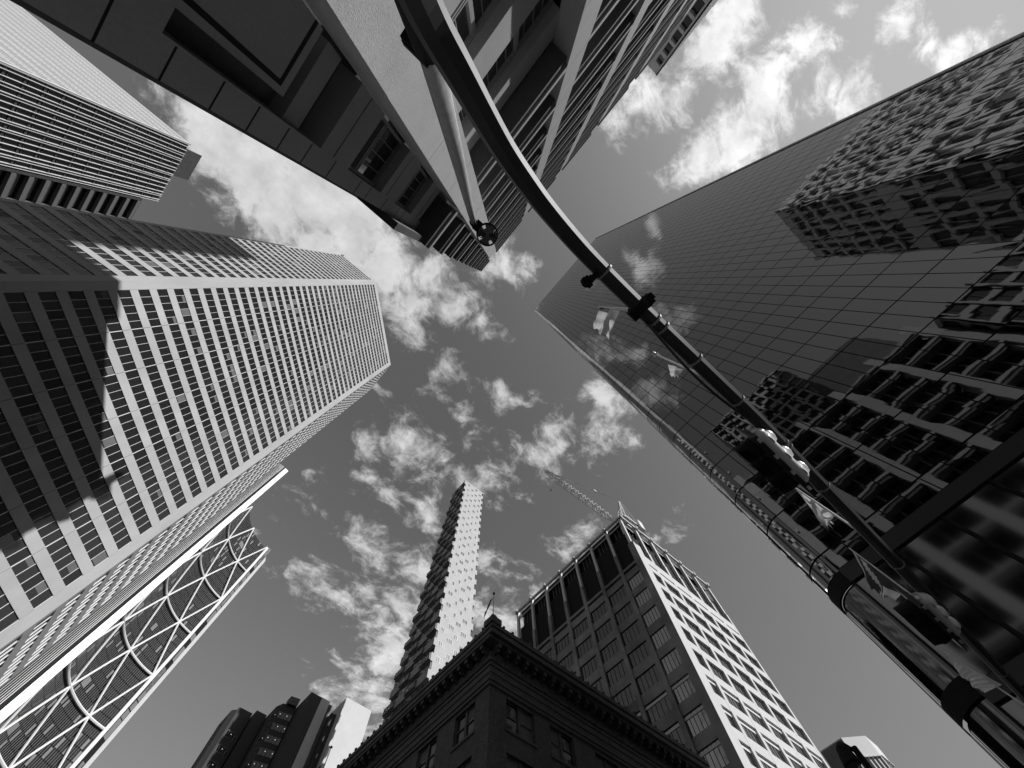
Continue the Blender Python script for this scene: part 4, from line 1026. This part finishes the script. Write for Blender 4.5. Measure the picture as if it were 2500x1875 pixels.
def lamp_post():
    t = thing('lamp_post', -1.93, -1.14, 'grey lamp post rising from a dark flange at the mast, round lamp at its tip', 'lamp post')
    m = MB(); m.tube([(-1.93, -1.14, G0), (-1.93, -1.14, 4.2)], .13, 12); m.box(-2.15, -1.85, -1.19, -1.03, 4.12, 4.22)
    m.hexa([(-2.14, -1.16, 4.16), (-1.86, -1.16, 4.16), (-1.86, -1.02, 4.16), (-2.14, -1.02, 4.16), (-2.14, -1.16, 4.24), (-1.86, -1.16, 4.24), (-1.86, -1.02, 4.24), (-2.14, -1.02, 4.24)]); m.build('base_box', 'black', t)
    m = MB(); m.tube([(-1.92, -1.15, 4.22), (-1.9, -1.0, 7.0), (-1.9, -.85, 9.8), (-1.9, -.72, 12.35)], [.125, .115, .10, .085], 16); m.build('post', 'pipe_grey', t, smooth=True)
    m = MB(); m.tube([(-1.9, -.72, 12.25), (-1.9, -.72, 12.6)], .12, 12); m.tube([(-1.9, -.72, 12.5), (-1.6, -.725, 12.55)], .045, 8); m.build('bracket', 'black', t)
    L = thing('round_lamp', -1.35, -.73, 'round street lamp seen from below at the tip of the grey post', 'street lamp', z=12.4 + EYE)
    c = (-1.35, -.735, 12.4)
    def disc(r0, r1, z0, z1, mt, name, cc=c, n=32):
        g = MB(); P = [(math.cos(k * 2 * math.pi / n), math.sin(k * 2 * math.pi / n)) for k in range(n)]
        for k in range(n):
            a, b = P[k], P[(k + 1) % n]
            q = lambda p, r, z: (cc[0] + p[0] * r, cc[1] + p[1] * r, z)
            g.quad(q(a, r0, z0), q(a, r1, z0), q(b, r1, z0), q(b, r0, z0)); g.quad(q(a, r0, z1), q(b, r0, z1), q(b, r1, z1), q(a, r1, z1))
            g.quad(q(a, r1, z0), q(a, r1, z1), q(b, r1, z1), q(b, r1, z0))
            if r0 > 0: g.quad(q(a, r0, z0), q(b, r0, z0), q(b, r0, z1), q(a, r0, z1))
        return g.build(name, mt, L)
    disc(.305, .345, c[2] - .06, c[2] + .10, 'black', 'rim')
    # lamp plate: four solid sectors with gaps of daylight between them
    g = MB(); n = 48
    for k in range(n):
        a0 = 2 * math.pi * k / n; a1 = 2 * math.pi * (k + 1) / n; am = (a0 + a1) / 2
        gap = any(abs((am - q + math.pi) % (2 * math.pi) - math.pi) < .17 for q in (.45, 2.02, 3.59, 5.16))
        r = .19 if gap else .306
        g.tri((c[0], c[1], c[2]), (c[0] + r * math.cos(a0), c[1] + r * math.sin(a0), c[2]), (c[0] + r * math.cos(a1), c[1] + r * math.sin(a1), c[2]))
        g.tri((c[0], c[1], c[2] + .05), (c[0] + r * math.cos(a0), c[1] + r * math.sin(a0), c[2] + .05), (c[0] + r * math.cos(a1), c[1] + r * math.sin(a1), c[2] + .05))
    g.build('plate', 'lens_grey', L)
    for (dx, dy) in ((.12, -.16), (.20, -.08), (.10, -.05), (-.19, .06), (-.08, .06), (-.12, .17)):
        disc(.028, .05, c[2] - .03, c[2] + .001, 'black', 'lens', cc=(c[0] + dx, c[1] + dy, c[2]), n=16)
    m = MB(); m.box(c[0] - .5, c[0] - .3, c[1] - .16, c[1] + .16, c[2] - .02, c[2] + .18); m.build('housing', 'black', L)
lamp_post()

def signal_head(x0, label, vb=-.86, vt=-.47, z=5.5, roll=0.0):
    t = thing('traffic_light', x0 + .65, vb, label, 'traffic light', z=z + EYE, group='traffic lights on the mast arm')
    pitch = .445
    # pale back with three rounded domes
    g = MB(); P = []; R = []
    n = 40
    for k in range(n + 1):
        s = k / n; x = x0 + s * 1.42; d = .0
        P.append((x, vb - .02, z)); R.append(.13 * (min(1, math.sin(math.pi * min(max(s, .02), .98)) * 3.5 + .25)))
    g.tube(P, R, 14)
    for i in range(3):
        cx = x0 + .30 + i * pitch
        g.tube([(cx, vb - .10, z + .02), (cx, vb - .17, z + .03), (cx, vb - .205, z + .03), (cx, vb - .22, z + .03)], [.14, .125, .07, .01], 14)
    g.build('signal_body', 'signal_pale', t, smooth=True)
    g = MB(); g.box(x0 - .12, x0 + 1.54, vb + .09, vb + .12, z - .26, z + .26); g.box(x0 + .0, x0 + 1.42, vb + .02, vb + .09, z - .15, z + .15); g.build('backplate', 'dark_metal', t)
    for i in range(3):
        cx = x0 + .27 + i * pitch; g = MB(); seg = 22; r = .185
        ring = lambda y, rr: [(cx + rr * math.cos(2 * math.pi * k / seg), y, z + rr * math.sin(2 * math.pi * k / seg)) for k in range(seg)]
        A = ring(vb + .12, r * .95); B = []
        for k in range(seg):
            an = 2 * math.pi * k / seg; ext = (vt - vb - .12) * (1.0 if math.sin(an) > -.5 else .45 + .3 * (1 + math.sin(an)))
            B.append((cx + r * math.cos(an), vb + .12 + ext, z + r * math.sin(an)))
        for k in range(seg): j = (k + 1) % seg; g.quad(A[k], A[j], B[j], B[k])
        sub = g.build('visor', 'black', t, smooth=True)
        g = MB(); q = ring(vb + .13, r * .9)
        for k in range(seg): g.tri((cx, vb + .15, z), q[k], q[(k + 1) % seg])
        g.build('lens', 'lens_glass', sub)
    for i in range(4):
        g = MB(); cx = x0 + .05 + i * pitch; g.box(cx, cx + .09, vb + .02, vb + .07, z - .17, z - .15); g.build('latch', 'white_metal', t)
    a = arm_at(x0 + .7); g = MB(); g.tube([a, (a[0], (a[1] + vb) / 2, a[2] - .02), (x0 + .7, vb - .05, z + .06)], .035, 8); g.build('bracket', 'pipe_grey', t)
    return t
signal_head(4.62, 'pale backed horizontal traffic light nearer the middle of the mast arm', vb=-.86, vt=-.47, z=5.5)
signal_head(9.95, 'horizontal traffic light lower right on the arm, between the two largest flags', vb=-.74, vt=-.30, z=5.6)

def arm_flags():
    # tip of pole, foot on the arm, four cloth corners: hoist top, hoist foot, fly foot, fly top
    specs = [
        ('square pale flag beside the mast clamp, highest of the flags on the arm', (1.80, -.89, 7.66), 1.80, (1.80, -.89, 7.61), (1.80, -.93, 6.30), (2.0, -.47, 6.25), (1.94, -.49, 7.22)),
        ('small ragged flag with a star finial, below the highest flag', (3.5, -1.0, 7.8), 3.5, (3.5, -.92, 7.06), (3.5, -1.01, 6.41), (3.47, -.81, 6.36), (3.65, -.79, 6.86)),
        ('pale patterned flag just below the upper traffic light', (8.25, -.92, 7.66), 8.25, (8.25, -.92, 7.59), (8.25, -.93, 6.44), (8.24, -.78, 6.39), (9.11, -.70, 7.0)),
        ('large dark flag with a pale corner, above the lower traffic light', (11.84, -.84, 8.32), 11.84, (11.84, -.84, 8.27), (11.84, -.93, 6.92), (11.96, -.50, 6.87), (12.73, -.41, 7.86)),
        ('long pale feathered flag in the lower right corner, lowest on the arm', (16.3, -.47, 7.9), 16.3, (16.3, -.47, 7.86), (16.3, -.78, 6.75), (16.08, -.30, 6.70), (16.67, -.28, 7.53))]
    pats = [lambda a, b: 2 if b < .16 and a < .55 else (1 if .52 < a < .70 or (a > .7 and b < .38) else 0),
            lambda a, b: 1 if (a - .6) ** 2 + (b - .6) ** 2 < .06 else 0,
            lambda a, b: 1 if abs(math.sin(a * 9 + b * 5)) > .86 or abs(a - b) < .07 else 0,
            lambda a, b: 1 if (b > .1 and abs(a - .18 - b * .35) < .07) or (a > .62 and b > .55) or (a < .06) else 0,
            lambda a, b: 1 if abs(math.sin(a * 26 + b * 8)) > .75 and b > .2 else 0]
    cl = [('flag_pale', 'signal_pale'), ('flag_grey', 'signal_pale'), ('flag_grey', 'signal_pale'), ('flag_dark', 'signal_pale'), ('flag_pale', 'signal_pale')]
    for k, (label, tip, bx, A, B, C_, D_) in enumerate(specs):
        c = arm_at(bx); base = Vector((c[0], c[1] + .05, c[2]))
        t = thing('arm_flag', base.x, base.y, label, 'flag', z=base.z + EYE, group='flags on the mast arm')
        m = MB(); m.tube([base, tip], [.024, .017], 8); m.build('pole', 'signal_pale', t)
        if k == 1:
            m = MB(); T = Vector(tip)
            for q in range(6):
                an = q * math.pi / 3; o = Vector((math.cos(an), .6 * math.sin(an), math.sin(an))) * .10
                m.tube([T, T + o * .5, T + o], [.035, .028, .006], 6)
            m.build('finial', 'signal_pale', t)
        A, B, C_, D_ = map(Vector, (A, B, C_, D_)); no = (B - A).cross(D_ - A).normalized(); L_ = (B - A).length
        rr = random.Random(k + 11); ph = rr.random() * 6; nx, ny = 26, 18; m = MB(); idx = {}
        for i in range(nx + 1):
            for j in range(ny + 1):
                a, b = i / nx, j / ny
                p = A * (1 - a) * (1 - b) + B * a * (1 - b) + C_ * a * b + D_ * (1 - a) * b
                rag = .05 * math.sin(a * 23 + ph) + .04 * math.sin(a * 51) if j == ny else 0
                p += (D_ - A) * rag + no * (.035 * L_ * math.sin(a * 13 + b * 2.5 + ph) * (.2 + b) + .012 * L_ * math.sin(b * 14 + a * 6) * b)
                idx[i, j] = len(m.v); m.v.append(tuple(p))
        for i in range(nx):
            for j in range(ny): m.f.append((idx[i, j], idx[i + 1, j], idx[i + 1, j + 1], idx[i, j + 1])); m.m.append(pats[k]((i + .5) / nx, (j + .5) / ny))
        m.build('cloth', [cl[k][0], cl[k][1], 'flag_dark'], t, smooth=True)
arm_flags()

def street_light():
    t = thing('street_light', 20.3, 4.12, 'dark street light head against the chamfered block, bottom right', 'street light')
    m = MB(); m.tube([(20.3, 4.12, G0), (20.3, 4.12, 9.0)], .11, 10); m.build('pole', 'black', t)
    m = MB(); m.tube([(20.3, 4.12, 8.85), (19.9, 4.25, 9.0), (19.6, 4.38, 8.9)], .06, 8); m.build('arm', 'black', t)
    m = MB(); m.tube([(19.75, 4.35, 9.02), (19.75, 4.35, 8.9), (19.75, 4.38, 8.7), (19.75, 4.4, 8.45), (19.75, 4.4, 8.40)], [.12, .22, .25, .30, .26], 14); m.build('lamp_head', 'black', t)
    m = MB(); m.tube([(19.75, 4.4, 8.40), (19.75, 4.4, 8.33)], [.22, .1], 14); m.build('lens', 'lens_grey', t)
street_light()
